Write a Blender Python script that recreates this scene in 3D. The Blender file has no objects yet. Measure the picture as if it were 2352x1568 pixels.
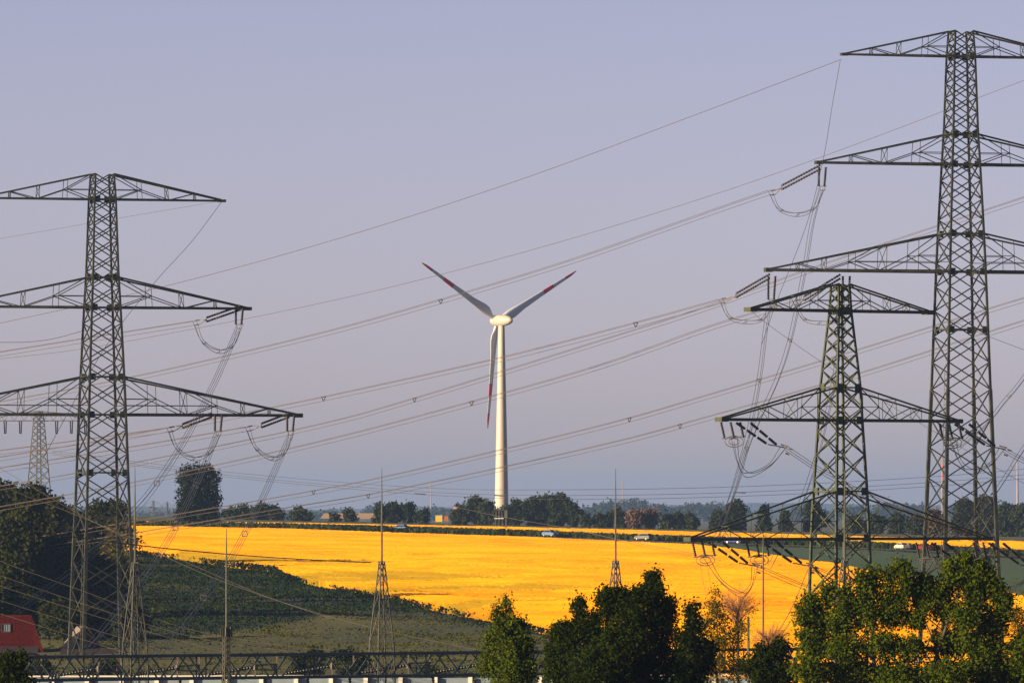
import bpy, math, numpy as np
from mathutils import Vector, Quaternion
rng = np.random.default_rng(11)
F = 18816.0; HX = 1176.0; HY = 1165.0; CZ = 20.5          # focal length / horizon in photo units, camera height (m)
S = bpy.context.scene
COL = S.collection
R = math.radians

# ------------------------------------------------------------------ helpers
def P(px, py, Y):
    return np.array([(px - HX) * Y / F, Y, CZ - (py - HY) * Y / F])
DT = np.array([[-1000, 20.5], [845, 20.5], [900, 18.9], [1000, 18.5], [1130, 17.0], [1240, 14.8], [1350, 12.5], [1500, 9.9], [1700, 8.5],
               [1830, 7.45], [1930, 6.4], [2300, 5.3], [2500, 5.3], [3000, 9], [4000, 12], [9000, 16], [60000, 16]], float)
ST = np.array([[0, 0], [1000, 0], [1300, .0215], [2500, .0225], [4000, 0], [60000, 0]], float)
def gz(X, Y):
    d = np.interp(Y, DT[:, 0], DT[:, 1]) + np.interp(Y, ST[:, 0], ST[:, 1]) * X
    return CZ - d
def G(px, py, h=0.0):
    """world point where the sight line through (px,py) meets the ground raised by h"""
    lo, hi = 850.0, 2480.0
    for _ in range(50):
        m = (lo + hi) / 2
        z = gz((px - HX) * m / F, m) + h
        y = HY + (CZ - z) * F / m
        if y > py: lo = m
        else: hi = m
    m = (lo + hi) / 2
    return np.array([(px - HX) * m / F, m, float(gz((px - HX) * m / F, m))])
def ground_at(px, Y):
    X = (px - HX) * Y / F
    return np.array([X, Y, float(gz(X, Y))])

class MB:
    def __init__(s): s.v = []; s.f = []; s.m = []; s.n = 0
    def add(s, v, f, m=0):
        s.v.extend([tuple(map(float, p)) for p in v]); s.f.extend([tuple(i + s.n for i in q) for q in f])
        s.m.extend([m] * len(f)); s.n += len(v)
    def bar(s, a, b, w, w2=None, m=0, h=None, ref=None):
        a = np.array(a, float); b = np.array(b, float); d = b - a; L = np.linalg.norm(d)
        if L < 1e-6: return
        d /= L
        up = np.array([0, 0, 1.0]) if abs(d[2]) < .95 else (np.array([0, 1.0, 0]) if ref is None else np.array(ref, float))
        u = np.cross(d, up); u /= np.linalg.norm(u); v = np.cross(u, d)
        w2 = w if w2 is None else w2
        hh = (h or w) / w
        vs = []
        for c, k in ((a, w / 2), (b, w2 / 2)):
            for i, j in ((-1, -1), (1, -1), (1, 1), (-1, 1)): vs.append(c + u * i * k + v * j * k * hh)
        s.add(vs, [(3, 2, 1, 0), (4, 5, 6, 7), (0, 1, 5, 4), (1, 2, 6, 5), (2, 3, 7, 6), (3, 0, 4, 7)], m)
    def box(s, c, sx, sy, sz, rz=0, m=0):
        c = np.array(c, float); ca, sa = math.cos(rz), math.sin(rz); vs = []
        for k in (-.5, .5):
            for i, j in ((-.5, -.5), (.5, -.5), (.5, .5), (-.5, .5)):
                x, y = i * sx, j * sy; vs.append(c + (x * ca - y * sa, x * sa + y * ca, k * sz))
        s.add(vs, [(3, 2, 1, 0), (4, 5, 6, 7), (0, 1, 5, 4), (1, 2, 6, 5), (2, 3, 7, 6), (3, 0, 4, 7)], m)
    def tube(s, pts, r, n=4, m=0, caps=True):
        pts = np.array(pts, float); N = len(pts); rr = np.broadcast_to(np.asarray(r, float), (N,))
        t = np.gradient(pts, axis=0); t /= np.linalg.norm(t, axis=1)[:, None] + 1e-12
        up = np.array([0, 0, 1.0]) if abs(t[:, 2]).mean() < .8 else np.array([0, 1.0, 0])
        u = np.cross(t, up); u /= np.linalg.norm(u, axis=1)[:, None] + 1e-12; v = np.cross(u, t)
        vs = []
        for k in range(n):
            a = 2 * math.pi * k / n
            vs.append(pts + (u * math.cos(a) + v * math.sin(a)) * rr[:, None])
        vs = np.stack(vs, 1).reshape(-1, 3); fs = []
        for i in range(N - 1):
            for k in range(n):
                k2 = (k + 1) % n; fs.append((i * n + k, i * n + k2, (i + 1) * n + k2, (i + 1) * n + k))
        if caps: fs += [tuple(range(n))[::-1], tuple((N - 1) * n + k for k in range(n))]
        s.add(vs, fs, m)
    def build(s, name, mats, parent=None, smooth=False, origin=None):
        me = bpy.data.meshes.new(name)
        v = np.array(s.v, float).reshape(-1, 3)
        if origin is not None: v = v - np.array(origin)
        me.from_pydata(v.tolist(), [], s.f)
        if not isinstance(mats, (list, tuple)): mats = [mats]
        for mm in mats: me.materials.append(mm)
        if len(mats) > 1: me.polygons.foreach_set('material_index', s.m)
        if smooth: me.polygons.foreach_set('use_smooth', [True] * len(s.f))
        me.update()
        o = bpy.data.objects.new(name, me); COL.objects.link(o)
        if origin is not None and parent is None: o.location = tuple(map(float, origin))
        if parent is not None: o.parent = parent
        return o
def tag(o, label=None, cat=None, group=None, kind=None):
    if label: o['label'] = label
    if cat: o['category'] = cat
    if group: o['group'] = group
    if kind: o['kind'] = kind
    return o
def thing(name, label, cat, loc, group=None, rz=0.0):
    o = bpy.data.objects.new(name, None); COL.objects.link(o); o.empty_display_size = .5
    o.location = tuple(map(float, loc)); o.rotation_euler = (0, 0, rz)
    return tag(o, label, cat, group)
def mesh_np(name, v, f, mats, parent=None, attr=None, smooth=False):
    me = bpy.data.meshes.new(name); v = np.asarray(v, np.float32); f = np.asarray(f, np.int32)
    nv, nf, k = len(v), len(f), f.shape[1]
    me.vertices.add(nv); me.vertices.foreach_set('co', v.ravel())
    me.loops.add(nf * k); me.loops.foreach_set('vertex_index', f.ravel())
    me.polygons.add(nf); me.polygons.foreach_set('loop_start', np.arange(0, nf * k, k, dtype=np.int32))
    if smooth: me.polygons.foreach_set('use_smooth', np.ones(nf, bool))
    me.update(calc_edges=True); me.validate()
    if attr:
        for nm, vals in attr.items():
            a = me.attributes.new(nm, 'FLOAT', 'POINT'); a.data.foreach_set('value', np.asarray(vals, np.float32))
    for mm in (mats if isinstance(mats, (list, tuple)) else [mats]): me.materials.append(mm)
    o = bpy.data.objects.new(name, me); COL.objects.link(o)
    if parent is not None: o.parent = parent
    return o
def catmull(pts, n=14):
    pts = np.array(pts, float)
    if len(pts) == 2:
        t = np.linspace(0, 1, n)[:, None]; return pts[0] * (1 - t) + pts[1] * t
    q = np.vstack([2 * pts[0] - pts[1], pts, 2 * pts[-1] - pts[-2]]); out = []
    for i in range(1, len(q) - 2):
        t = np.linspace(0, 1, n, endpoint=False)[:, None]
        a, b, c, d = q[i - 1], q[i], q[i + 1], q[i + 2]
        out.append(.5 * (2 * b + (c - a) * t + (2 * a - 5 * b + 4 * c - d) * t ** 2 + (3 * b - a - 3 * c + d) * t ** 3))
    return np.vstack(out + [pts[-1:]])

# ------------------------------------------------------------------ materials
def mat(name, col, rough=.7, metal=0.0, var=.25, scale=1.0, spec=.3, detail=4.0, col2=None, coords='Object', stretch=None):
    m = bpy.data.materials.new(name); m.use_nodes = True; nt = m.node_tree; b = nt.nodes['Principled BSDF']
    b.inputs['Roughness'].default_value = rough; b.inputs['Metallic'].default_value = metal
    b.inputs['Specular IOR Level'].default_value = spec
    tc = nt.nodes.new('ShaderNodeTexCoord'); nz = nt.nodes.new('ShaderNodeTexNoise')
    nz.inputs['Scale'].default_value = scale; nz.inputs['Detail'].default_value = detail
    if stretch:
        mp = nt.nodes.new('ShaderNodeMapping'); mp.inputs['Scale'].default_value = stretch
        nt.links.new(tc.outputs[coords], mp.inputs[0]); nt.links.new(mp.outputs[0], nz.inputs['Vector'])
    else: nt.links.new(tc.outputs[coords], nz.inputs['Vector'])
    rp = nt.nodes.new('ShaderNodeValToRGB'); c = np.array(col)
    rp.color_ramp.elements[0].position = .3; rp.color_ramp.elements[1].position = .7
    c2 = np.array(col2) if col2 is not None else np.minimum(c * (1 + var), 1); c1 = c if col2 is not None else c * (1 - var)
    rp.color_ramp.elements[0].color = (*c1, 1); rp.color_ramp.elements[1].color = (*c2, 1)
    nt.links.new(nz.outputs['Fac'], rp.inputs[0]); nt.links.new(rp.outputs[0], b.inputs['Base Color'])
    return m
def leafmat(name, ca, cb, trans=.35, scale=.6):
    m = bpy.data.materials.new(name); m.use_nodes = True; nt = m.node_tree; nt.nodes.clear()
    out = nt.nodes.new('ShaderNodeOutputMaterial'); tc = nt.nodes.new('ShaderNodeTexCoord')
    nz = nt.nodes.new('ShaderNodeTexNoise'); nz.inputs['Scale'].default_value = scale; nz.inputs['Detail'].default_value = 5
    rp = nt.nodes.new('ShaderNodeValToRGB'); rp.color_ramp.elements[0].position = .3; rp.color_ramp.elements[1].position = .7
    rp.color_ramp.elements[0].color = (*ca, 1); rp.color_ramp.elements[1].color = (*cb, 1)
    df = nt.nodes.new('ShaderNodeBsdfDiffuse'); tr = nt.nodes.new('ShaderNodeBsdfTranslucent'); mx = nt.nodes.new('ShaderNodeMixShader')
    gl = nt.nodes.new('ShaderNodeBsdfGlossy'); gl.inputs['Roughness'].default_value = .45; mg = nt.nodes.new('ShaderNodeMixShader'); mg.inputs[0].default_value = .0
    mx.inputs[0].default_value = trans; L = nt.links.new
    L(tc.outputs['Object'], nz.inputs['Vector']); L(nz.outputs['Fac'], rp.inputs[0]); L(rp.outputs[0], df.inputs[0]); L(rp.outputs[0], tr.inputs[0])
    L(df.outputs[0], mx.inputs[1]); L(tr.outputs[0], mx.inputs[2]); L(mx.outputs[0], mg.inputs[1]); L(gl.outputs[0], mg.inputs[2]); L(mg.outputs[0], out.inputs[0])
    return m
M = {}
M['steel'] = mat('weathered_green_grey_steel', (.027, .031, .024), .6, 0, .5, .8, spec=.25)
M['steel2'] = mat('olive_painted_steel', (.038, .048, .024), .55, 0, .25, .9, spec=.25)
M['galv'] = mat('grey_galvanised_steel', (.070, .072, .054), .5, 0, .25, 1.2, spec=.3)
M['gantry'] = mat('blue_grey_steel', (.035, .05, .056), .55, 0, .25, .8, spec=.25)
M['insul'] = mat('dark_brown_porcelain', (.008, .006, .006), .4, 0, .3, 3, spec=.4)
M['wire'] = mat('aluminium_wire', (.085, .068, .058), .5, 0, .12, .3, spec=.3)
M['wirel'] = mat('bright_aluminium_wire', (.075, .065, .05), .45, 0, .1, .3, spec=.3)
M['wired'] = mat('dark_wire', (.06, .06, .06), .5, 0, .15, .3)
M['clamp'] = mat('cast_fitting', (.10, .085, .07), .5, 0, .3, 3)
M['white'] = mat('off_white_gelcoat', (.37, .335, .285), .45, 0, .06, .06, spec=.3)
M['fartower'] = mat('weathered_pale_concrete', (.24, .19, .18), .8, 0, .08, .1)
M['blade'] = mat('pale_grey_gelcoat', (.46, .50, .56), .45, 0, .06, .06, spec=.3)
M['red'] = mat('signal_red_gelcoat', (.55, .03, .04), .45, 0, .1, .2)
M['bark'] = mat('brown_bark', (.05, .037, .026), .9, 0, .4, 3)
M['birchbark'] = mat('pale_bark', (.20, .17, .13), .9, 0, .5, 6)
M['twig'] = mat('orange_brown_twigs', (.17, .075, .03), .9, 0, .3, 3)
M['leaf_dark'] = leafmat('dark_maple_leaves', (.010, .018, .002), (.026, .040, .004), .3, .7)
M['leaf_olive'] = leafmat('olive_leaves', (.034, .056, .004), (.085, .115, .007), .35, .8)
M['leaf_birch'] = leafmat('yellow_green_leaves', (.055, .055, .008), (.13, .105, .014), .4, .9)
M['leaf_far'] = leafmat('far_green_leaves', (.019, .029, .013), (.038, .050, .019), .2, .12)
M['leaf_far2'] = leafmat('far_pale_green_leaves', (.018, .027, .010), (.040, .048, .014), .2, .12)
M['leaf_conifer'] = leafmat('conifer_needles', (.009, .017, .011), (.020, .030, .016), .15, .12)
M['leaf_brown'] = leafmat('brown_twiggy_foliage', (.085, .055, .045), (.14, .09, .06), .2, .12)
M['leaf_wood'] = leafmat('left_wood_leaves', (.013, .021, .007), (.038, .044, .011), .2, .25)
M['leaf_willow'] = leafmat('dark_drooping_leaves', (.007, .013, .006), (.020, .027, .008), .2, .2)
M['weed_shade'] = leafmat('edge_weeds', (.008, .018, .008), (.014, .025, .009), .2, .3)  # weed green, darkened to carry the painted shade on the bank
M['grasscard'] = leafmat('meadow_tufts', (.026, .038, .005), (.066, .066, .007), .25, .10)
M['vergecard'] = leafmat('verge_grass', (.016, .028, .009), (.040, .050, .013), .25, .15)
M['tyre'] = mat('black_rubber', (.02, .02, .02), .8)
M['rim'] = mat('alloy_rim', (.35, .35, .36), .4, .3, .1)
M['glass'] = mat('dark_car_glass', (.015, .02, .03), .35, 0, .1, 2, spec=.1)
M['lamp_clear'] = mat('clear_lamp_cover', (.3, .3, .28), .3, 0, .05)
M['lamp_red'] = mat('red_lamp_cover', (.3, .01, .01), .3, 0, .05)
M['tile_red'] = mat('red_clay_roof_tiles', (.055, .007, .005), .9, 0, .35, 3, spec=.03)
M['tile_brown'] = mat('brown_roof_felt', (.020, .012, .013), .85, 0, .25, 2)
M['plaster'] = mat('pale_plaster', (.06, .045, .04), .9, 0, .1, 2)
M['pink'] = mat('salmon_plaster', (.45, .25, .18), .9, 0, .1, 1)
M['wood_dark'] = mat('dark_stained_wood', (.035, .025, .022), .85, 0, .3, 3)
M['panel'] = mat('pale_blue_grey_panels', (.16, .21, .24), .7, 0, .12, .8)
M['post'] = mat('white_concrete_posts', (.62, .6, .52), .8, 0, .08, 2)
M['yellow'] = mat('yellow_enamel', (.65, .36, .02), .5, 0, .08, 1)
M['orange'] = mat('faded_orange_enamel', (.30, .10, .02), .6, 0, .1, 1)
M['road'] = mat('grey_asphalt', (.085, .07, .07), .85, 0, .2, .5)
M['ground'] = mat('meadow_ground', (.022, .034, .004), .95, 0, .3, .045, col2=(.080, .076, .007), stretch=(1, .35, 1), detail=8)
M['greenfield'] = mat('young_green_crop', (.020, .060, .014), .95, 0, .3, .02, col2=(.034, .085, .018), stretch=(1, .3, 1), detail=8)
M['hills'] = mat('wooded_hills', (.03, .04, .025), .95, 0, .3, .004, detail=6)
M['yard'] = mat('gravel_yard', (.06, .055, .045), .95, 0, .3, .4)

def add_bank_shade():  # paints the shade on the bank into the ground colour
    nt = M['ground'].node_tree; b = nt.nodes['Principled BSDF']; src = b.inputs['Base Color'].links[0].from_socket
    at = nt.nodes.new('ShaderNodeAttribute'); at.attribute_name = 'rough'; mx = nt.nodes.new('ShaderNodeMix'); mx.data_type = 'RGBA'; mx.inputs['B'].default_value = (.006, .015, .007, 1)  # 'rough' masks the painted shade, a dark green mixed over the meadow
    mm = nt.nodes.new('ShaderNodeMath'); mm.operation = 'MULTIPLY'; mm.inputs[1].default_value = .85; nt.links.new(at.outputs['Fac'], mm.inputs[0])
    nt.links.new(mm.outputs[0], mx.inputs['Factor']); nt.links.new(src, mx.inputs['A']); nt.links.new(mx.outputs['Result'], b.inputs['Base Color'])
add_bank_shade()
def crop_mat():
    m = bpy.data.materials.new('flowering_rapeseed'); m.use_nodes = True; nt = m.node_tree; nt.nodes.clear(); L = nt.links.new
    out = nt.nodes.new('ShaderNodeOutputMaterial'); tc = nt.nodes.new('ShaderNodeTexCoord')
    mp = nt.nodes.new('ShaderNodeMapping'); mp.inputs['Scale'].default_value = (.04, .02, .04)
    n1 = nt.nodes.new('ShaderNodeTexNoise'); n1.inputs['Scale'].default_value = 1.0; n1.inputs['Detail'].default_value = 7
    n2 = nt.nodes.new('ShaderNodeTexNoise'); n2.inputs['Scale'].default_value = 1.6; n2.inputs['Detail'].default_value = 3
    L(tc.outputs['Object'], mp.inputs[0]); L(mp.outputs[0], n1.inputs['Vector']); L(tc.outputs['Object'], n2.inputs['Vector'])
    r1 = nt.nodes.new('ShaderNodeValToRGB'); r1.color_ramp.elements[0].color = (.80, .325, .002, 1); r1.color_ramp.elements[1].color = (.90, .46, .003, 1)
    r1.color_ramp.elements[0].position = .35; r1.color_ramp.elements[1].position = .6; L(n1.outputs['Fac'], r1.inputs[0])
    r2 = nt.nodes.new('ShaderNodeValToRGB'); r2.color_ramp.elements[0].color = (.93, .89, .8, 1); r2.color_ramp.elements[1].color = (1, 1, 1, 1)
    r2.color_ramp.elements[0].position = .38; r2.color_ramp.elements[1].position = .52; L(n2.outputs['Fac'], r2.inputs[0])
    mm = nt.nodes.new('ShaderNodeMix'); mm.data_type = 'RGBA'; mm.blend_type = 'MULTIPLY'; mm.inputs['Factor'].default_value = .8
    L(r1.outputs[0], mm.inputs['A']); L(r2.outputs[0], mm.inputs['B'])
    at = nt.nodes.new('ShaderNodeAttribute'); at.attribute_name = 'leafy'
    gm = nt.nodes.new('ShaderNodeMix'); gm.data_type = 'RGBA'; L(at.outputs['Fac'], gm.inputs['Factor']); L(mm.outputs['Result'], gm.inputs['A'])
    gm.inputs['B'].default_value = (.44, .29, .008, 1)
    df = nt.nodes.new('ShaderNodeBsdfDiffuse'); tr = nt.nodes.new('ShaderNodeBsdfTranslucent'); mx = nt.nodes.new('ShaderNodeMixShader'); mx.inputs[0].default_value = .25
    L(gm.outputs['Result'], df.inputs[0]); L(gm.outputs['Result'], tr.inputs[0]); L(df.outputs[0], mx.inputs[1]); L(tr.outputs[0], mx.inputs[2]); L(mx.outputs[0], out.inputs[0])
    return m
M['crop'] = crop_mat()

# ------------------------------------------------------------------ foliage helpers
def leaf_quads(c, size, up=.3, fold=.25):
    n = len(c); nr = rng.normal(size=(n, 3)); nr[:, 2] += up; nr /= np.linalg.norm(nr, axis=1)[:, None]
    t = rng.normal(size=(n, 3)); t -= nr * (t * nr).sum(1)[:, None]; t /= np.linalg.norm(t, axis=1)[:, None]
    b = np.cross(nr, t); s = (size * rng.uniform(.6, 1.3, n))[:, None]
    v = np.stack([c - t * s * .55, c + b * s * .38 + nr * s * fold * .5, c + t * s * .6, c - b * s * .38 + nr * s * fold * .5], 1).reshape(-1, 3)
    return v, np.arange(n * 4).reshape(-1, 4)
def cards(base, h, w, lean=.25):
    """upright narrow blades standing at base"""
    n = len(base); a = rng.uniform(0, math.pi, n); d = np.stack([np.cos(a), np.sin(a), 0 * a], 1)
    hh = (h * rng.uniform(.5, 1.3, n))[:, None]; ww = (w * rng.uniform(.6, 1.3, n))[:, None]
    ln = rng.normal(size=(n, 3)) * lean; ln[:, 2] = 1
    top = base + ln * hh
    v = np.stack([base - d * ww * .5, base + d * ww * .5, top + d * ww * .22, top - d * ww * .22], 1).reshape(-1, 3)
    return v, np.arange(n * 4).reshape(-1, 4)
def crown_pts(lobes, n, clump, cr, shell=.5):
    L = np.array(lobes, float); wgt = (L[:, 3] * L[:, 5]) ** .95; wgt /= wgt.sum()
    nc = max(1, n // clump); li = rng.choice(len(L), nc, p=wgt)
    d = rng.normal(size=(nc, 3)); d /= np.linalg.norm(d, axis=1)[:, None]; rad = rng.uniform(0, 1, nc) ** shell
    c = L[li, :3] + d * rad[:, None] * L[li, 3:6]
    p = np.repeat(c, clump, 0); off = rng.normal(size=(len(p), 3)); 
    return p + off * cr * rng.uniform(.5, 1.2, nc).repeat(clump)[:, None]
def pxlobes(Y, lst, dy=1.0):
    out = []
    for cx, cy, rx, ry in lst:
        p = P(cx, cy, Y); k = Y / F
        out.append((p[0], p[1] + rng.uniform(-1, 1) * rx * k * .6, p[2], rx * k, rx * k * dy, ry * k))
    return out
def trunk_mesh(base, lobes, r0, mt, parent, twist=.3, side=True):
    mb = MB(); L = np.array(lobes); top = L[L[:, 2].argmax()][:3]; base = np.array(base, float)
    mid = base * .5 + np.array([L[:, 0].mean(), L[:, 1].mean(), L[:, 2].min() * .5 + L[:, 2].mean() * .5]) * .5
    mid[2] = base[2] + (top[2] - base[2]) * .5
    path = catmull([base, mid, top], 8); rr = np.linspace(r0, r0 * .12, len(path)); mb.tube(path, rr, 7)
    if side:
        for l in sorted(L.tolist(), key=lambda q: -q[3])[:16]:
            l = np.array(l); k = int(np.clip((l[2] - base[2]) / (top[2] - base[2] + 1e-6) * len(path) * .62, 1, len(path) - 2))
            a = path[k]; e = l[:3]; m_ = (a + e) / 2; m_[2] -= .08 * np.linalg.norm(e - a)
            q = catmull([a, m_, e], 4); mb.tube(q, np.linspace(rr[k] * .32, .008, len(q)), 5)
    return mb.build('trunk', mt, parent, True, origin=None)
def local(o, loc):
    """move mesh data so the parent's location is the origin"""
    me = o.data; n = len(me.vertices); c = np.empty(n * 3, np.float32); me.vertices.foreach_get('co', c)
    c = c.reshape(-1, 3) - np.array(loc, np.float32); me.vertices.foreach_set('co', c.ravel()); me.update(); return o
def make_tree(name, label, cat, base, lobes, n, leaf, clump, cr, lm, bm, r0, group=None, shell=.5, up=.3, side=True):
    t = thing(name, label, cat, base, group)
    v, f = leaf_quads(crown_pts(lobes, n, clump, cr, shell), leaf, up)
    local(mesh_np('crown', v, f, lm, t), base)
    local(trunk_mesh(base, lobes, r0, bm, t, side=side), base)
    return t
def sprigs(lst, n, ln=22, r=6.5):
    out = list(lst); top = [l for l in lst]
    env = lambda x: min([l[1] - l[3] * math.sqrt(max(0, 1 - ((x - l[0]) / l[2]) ** 2)) for l in lst if abs(x - l[0]) < l[2]] or [9999])
    x0 = min(l[0] - l[2] for l in lst); x1 = max(l[0] + l[2] for l in lst)
    for _ in range(n):
        x = rng.uniform(x0, x1); y = env(x)
        if y > 1540: continue
        a = rng.normal(0, .35); L = ln * rng.uniform(.35, 1)
        for i in range(4):
            t = i / 3; out.append((x + math.sin(a) * L * t, y + 6 - L * t * .85, r * (1 - .62 * t), r * 1.3 * (1 - .5 * t)))
    return out
def auto_lobes(px, top, hw, bot, Y, k=9, style='round'):
    """lobes filling an uneven envelope in a tree of the given outline"""
    out = []
    for i in range(k):
        u = (i + rng.uniform(.2, .8)) / k                 # 0 top .. 1 bottom
        cy = top + (bot - top) * (.14 + .78 * u)
        if style == 'round': e = math.sin(math.pi * min(1, .22 + .72 * u)) ** .7
        elif style == 'cone': e = .12 + .85 * u
        else: e = .75 + .25 * math.sin(3.1 * u)
        cx = px + rng.uniform(-1, 1) * hw * e * (.62 if style != 'cone' else .3)
        rx = hw * e * rng.uniform(.38, .58) if style != 'cone' else hw * e * .6
        ry = (bot - top) * rng.uniform(.10, .17)
        out.append((cx, cy, rx, max(ry, 2)))
    out.append((px, top + (bot - top) * .16, hw * (.30 if style != 'cone' else .1), (bot - top) * .16))
    return pxlobes(Y, out)

def stack_lobes(px, top, hw, bot, Y):
    out = [(px + rng.uniform(-.15, .15) * hw, top + .32 * hw, .36 * hw, .34 * hw)]; y = top + .62 * hw
    while y < bot - .2 * hw:
        for u in (-.58, -.05, .5):
            out.append((px + (u + rng.uniform(-.15, .15)) * hw, y + rng.uniform(-.25, .25) * hw, hw * rng.uniform(.32, .5), hw * rng.uniform(.26, .42)))
        y += .52 * hw
    return pxlobes(Y, out)

# ------------------------------------------------------------------ ground
xs = np.concatenate([np.linspace(-8790, -400, 18), np.linspace(-360, 360, 241), np.linspace(400, 8790, 18)])
ys = np.concatenate([np.linspace(-300, 800, 10), np.linspace(830, 2600, 320), np.linspace(2700, 5000, 24), np.linspace(5500, 26000, 30)])
XX, YY = np.meshgrid(xs, ys); 
def bumps(X, Y):
    return .25 * np.sin(X * .11 + 1.3 * np.sin(Y * .031)) * np.sin(Y * .043 + .7) + .12 * np.sin(X * .31 + Y * .12)
ZZ = gz(np.clip(XX, -400, 400), YY) + np.where((YY > 930) & (YY < 1500), bumps(XX, YY), 0)
nx, ny = len(xs), len(ys); idx = np.arange(nx * ny).reshape(ny, nx)
fq = np.stack([idx[:-1, :-1], idx[:-1, 1:], idx[1:, 1:], idx[1:, :-1]], -1).reshape(-1, 4)


def in_poly(x, y, poly):
    poly = np.array(poly, float); ins = np.zeros(len(x), bool); j = len(poly) - 1
    for i in range(len(poly)):
        xi, yi = poly[i]; xj, yj = poly[j]
        c = ((yi > y) != (yj > y)) & (x < (xj - xi) * (y - yi) / (yj - yi + 1e-12) + xi); ins ^= c; j = i
    return ins
def px_of(v): return HX + F * v[:, 0] / v[:, 1], HY + F * (CZ - v[:, 2]) / v[:, 1]

near_top = [(180, 1202), (310, 1206), (640, 1212), (900, 1221.5), (1200, 1231), (1480, 1243.5), (1600, 1249), (1700, 1260), (1850, 1285), (2000, 1308), (2200, 1340), (2352, 1367), (2480, 1392)]
near_bot = [(180, 1262), (310, 1266), (350, 1270), (450, 1282), (560, 1295), (630, 1303), (655, 1318), (700, 1333), (800, 1354), (900, 1371), (1000, 1391), (1180, 1428), (1280, 1453), (1400, 1484), (1550, 1525), (1700, 1562), (2480, 1568)]
far_top = [(180, 1194), (310, 1195.5), (700, 1200), (1176, 1209), (1500, 1217), (1800, 1225.5), (2100, 1234), (2352, 1242), (2480, 1246)]
far_bot = [(180, 1198), (310, 1200), (500, 1203), (640, 1206), (900, 1213), (1200, 1220), (1480, 1229), (1800, 1238.5), (2100, 1252), (2352, 1265), (2480, 1272)]
leafy = [[(385, 1272), (420, 1266), (560, 1275), (720, 1283), (900, 1287), (1120, 1296), (1500, 1301), (1500, 1303), (1120, 1299), (900, 1293), (700, 1290), (560, 1287), (455, 1284)],
         [(660, 1318), (770, 1313), (880, 1308), (1000, 1310), (1180, 1320), (1000, 1327), (850, 1331), (720, 1335), (690, 1338)],
         [(780, 1352), (1000, 1343), (1200, 1338), (1370, 1345), (1550, 1347), (1370, 1349), (1150, 1351), (960, 1356), (860, 1362)],
         [(1000, 1382), (1120, 1374), (1250, 1369), (1420, 1370), (1250, 1376), (1110, 1386), (1060, 1398)],
         [(300, 1216), (900, 1226), (1400, 1241), (1550, 1249), (1400, 1243), (900, 1228), (300, 1217.5)]]
BANK = [(300, 1262), (380, 1268), (640, 1298), (800, 1350), (1000, 1390), (1280, 1452), (1330, 1468), (1180, 1446), (1000, 1414), (900, 1408), (760, 1412), (560, 1440), (400, 1462), (325, 1480), (200, 1470), (200, 1300)]  # outline of the shaded bank that is darkened by colour
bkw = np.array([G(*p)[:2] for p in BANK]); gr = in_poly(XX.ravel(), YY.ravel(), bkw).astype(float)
o = mesh_np('ground', np.stack([XX, YY, ZZ], -1).reshape(-1, 3), fq, M['ground'], attr={'rough': gr}, smooth=True); tag(o, kind='structure')  # 'rough' marks where bank shade is painted
CH = 1.15   # crop height
def world_poly(pts, h): return np.array([G(a, b, h)[:2] for a, b in pts])
def densify(pts, k=6):
    out = []
    for (a, b), (c, d) in zip(pts[:-1], pts[1:]):
        for i in range(k): out.append((a + (c - a) * i / k, b + (d - b) * i / k))
    return out + [pts[-1]]
def crop_field(name, top, bot, dY, dX, label):
    wp = np.vstack([world_poly(densify(top), CH), world_poly(densify(bot), CH * .6)[::-1]])
    lw = [np.array([G(a, b, CH)[:2] for a, b in densify(l, 4)]) for l in leafy]
    y0, y1 = wp[:, 1].min(), wp[:, 1].max(); V = []; Fc = []; A = []; base = 0
    Y = y0
    while Y < y1:
        xl = (-1010) * Y / F; xr = 1310 * Y / F; n = int((xr - xl) / dX)
        x = np.linspace(xl, xr, n) + rng.normal(0, dX * .15, n); y = Y + dX * .05 * np.where(np.arange(n) % 2, 1, -1) * rng.uniform(.2, 1, n) + np.interp(x, np.arange(xl - 9, xr + 9, 7.0), rng.normal(0, dY * .12, len(np.arange(xl - 9, xr + 9, 7.0))))
        edge = 2.2 * np.sin(x * .35 + Y) * rng.uniform(.5, 1)
        ins = in_poly(x, y + edge * .6, wp)
        g = gz(x, y) + np.where((y > 930) & (y < 1500), bumps(x, y), 0)
        lf = np.zeros(n)
        for l in lw: lf = np.maximum(lf, in_poly(x, y + rng.normal(0, 3, n), l).astype(float))
        big = .10 * np.sin(x * .21 + Y * .05) + .07 * np.sin(x * .9 + Y * .3)
        zt = g + CH + big * .1 + rng.normal(0, .035, n) - lf * .16; zb = g + .05
        lean = rng.normal(0, .05, n)
        v = np.stack([np.stack([x, y, zb], 1), np.stack([x + lean, y + .35 + rng.normal(0, .02, n), zt], 1)], 1).reshape(-1, 3)
        i = np.arange(n - 1); ok = ins[:-1] & ins[1:]
        f = np.stack([2 * i, 2 * i + 2, 2 * i + 3, 2 * i + 1], 1)[ok] + base
        V.append(v); Fc.append(f); A.append(np.repeat(np.clip(lf * .92 + rng.normal(0, .03, n), 0, 1), 2)); base += len(v)
        Y += dY * rng.uniform(.8, 1.2)
    V = np.vstack(V); Fc = np.vstack(Fc); A = np.concatenate(A)
    used = np.zeros(len(V), bool); used[Fc.ravel()] = True; mp = np.cumsum(used) - 1
    o = mesh_np(name, V[used], mp[Fc], M['crop'], attr={'leafy': A[used]})
    return tag(o, label, 'crop field', kind='stuff'), wp
fn, wpn = crop_field('rapeseed_field', near_top, near_bot, 2.6, .26, 'broad bright yellow flowering rapeseed field in front of the road')
ff, wpf = crop_field('rapeseed_field', far_top, far_bot, 5.0, .5, 'narrow strip of yellow rapeseed beyond the road below the tree line')
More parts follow.
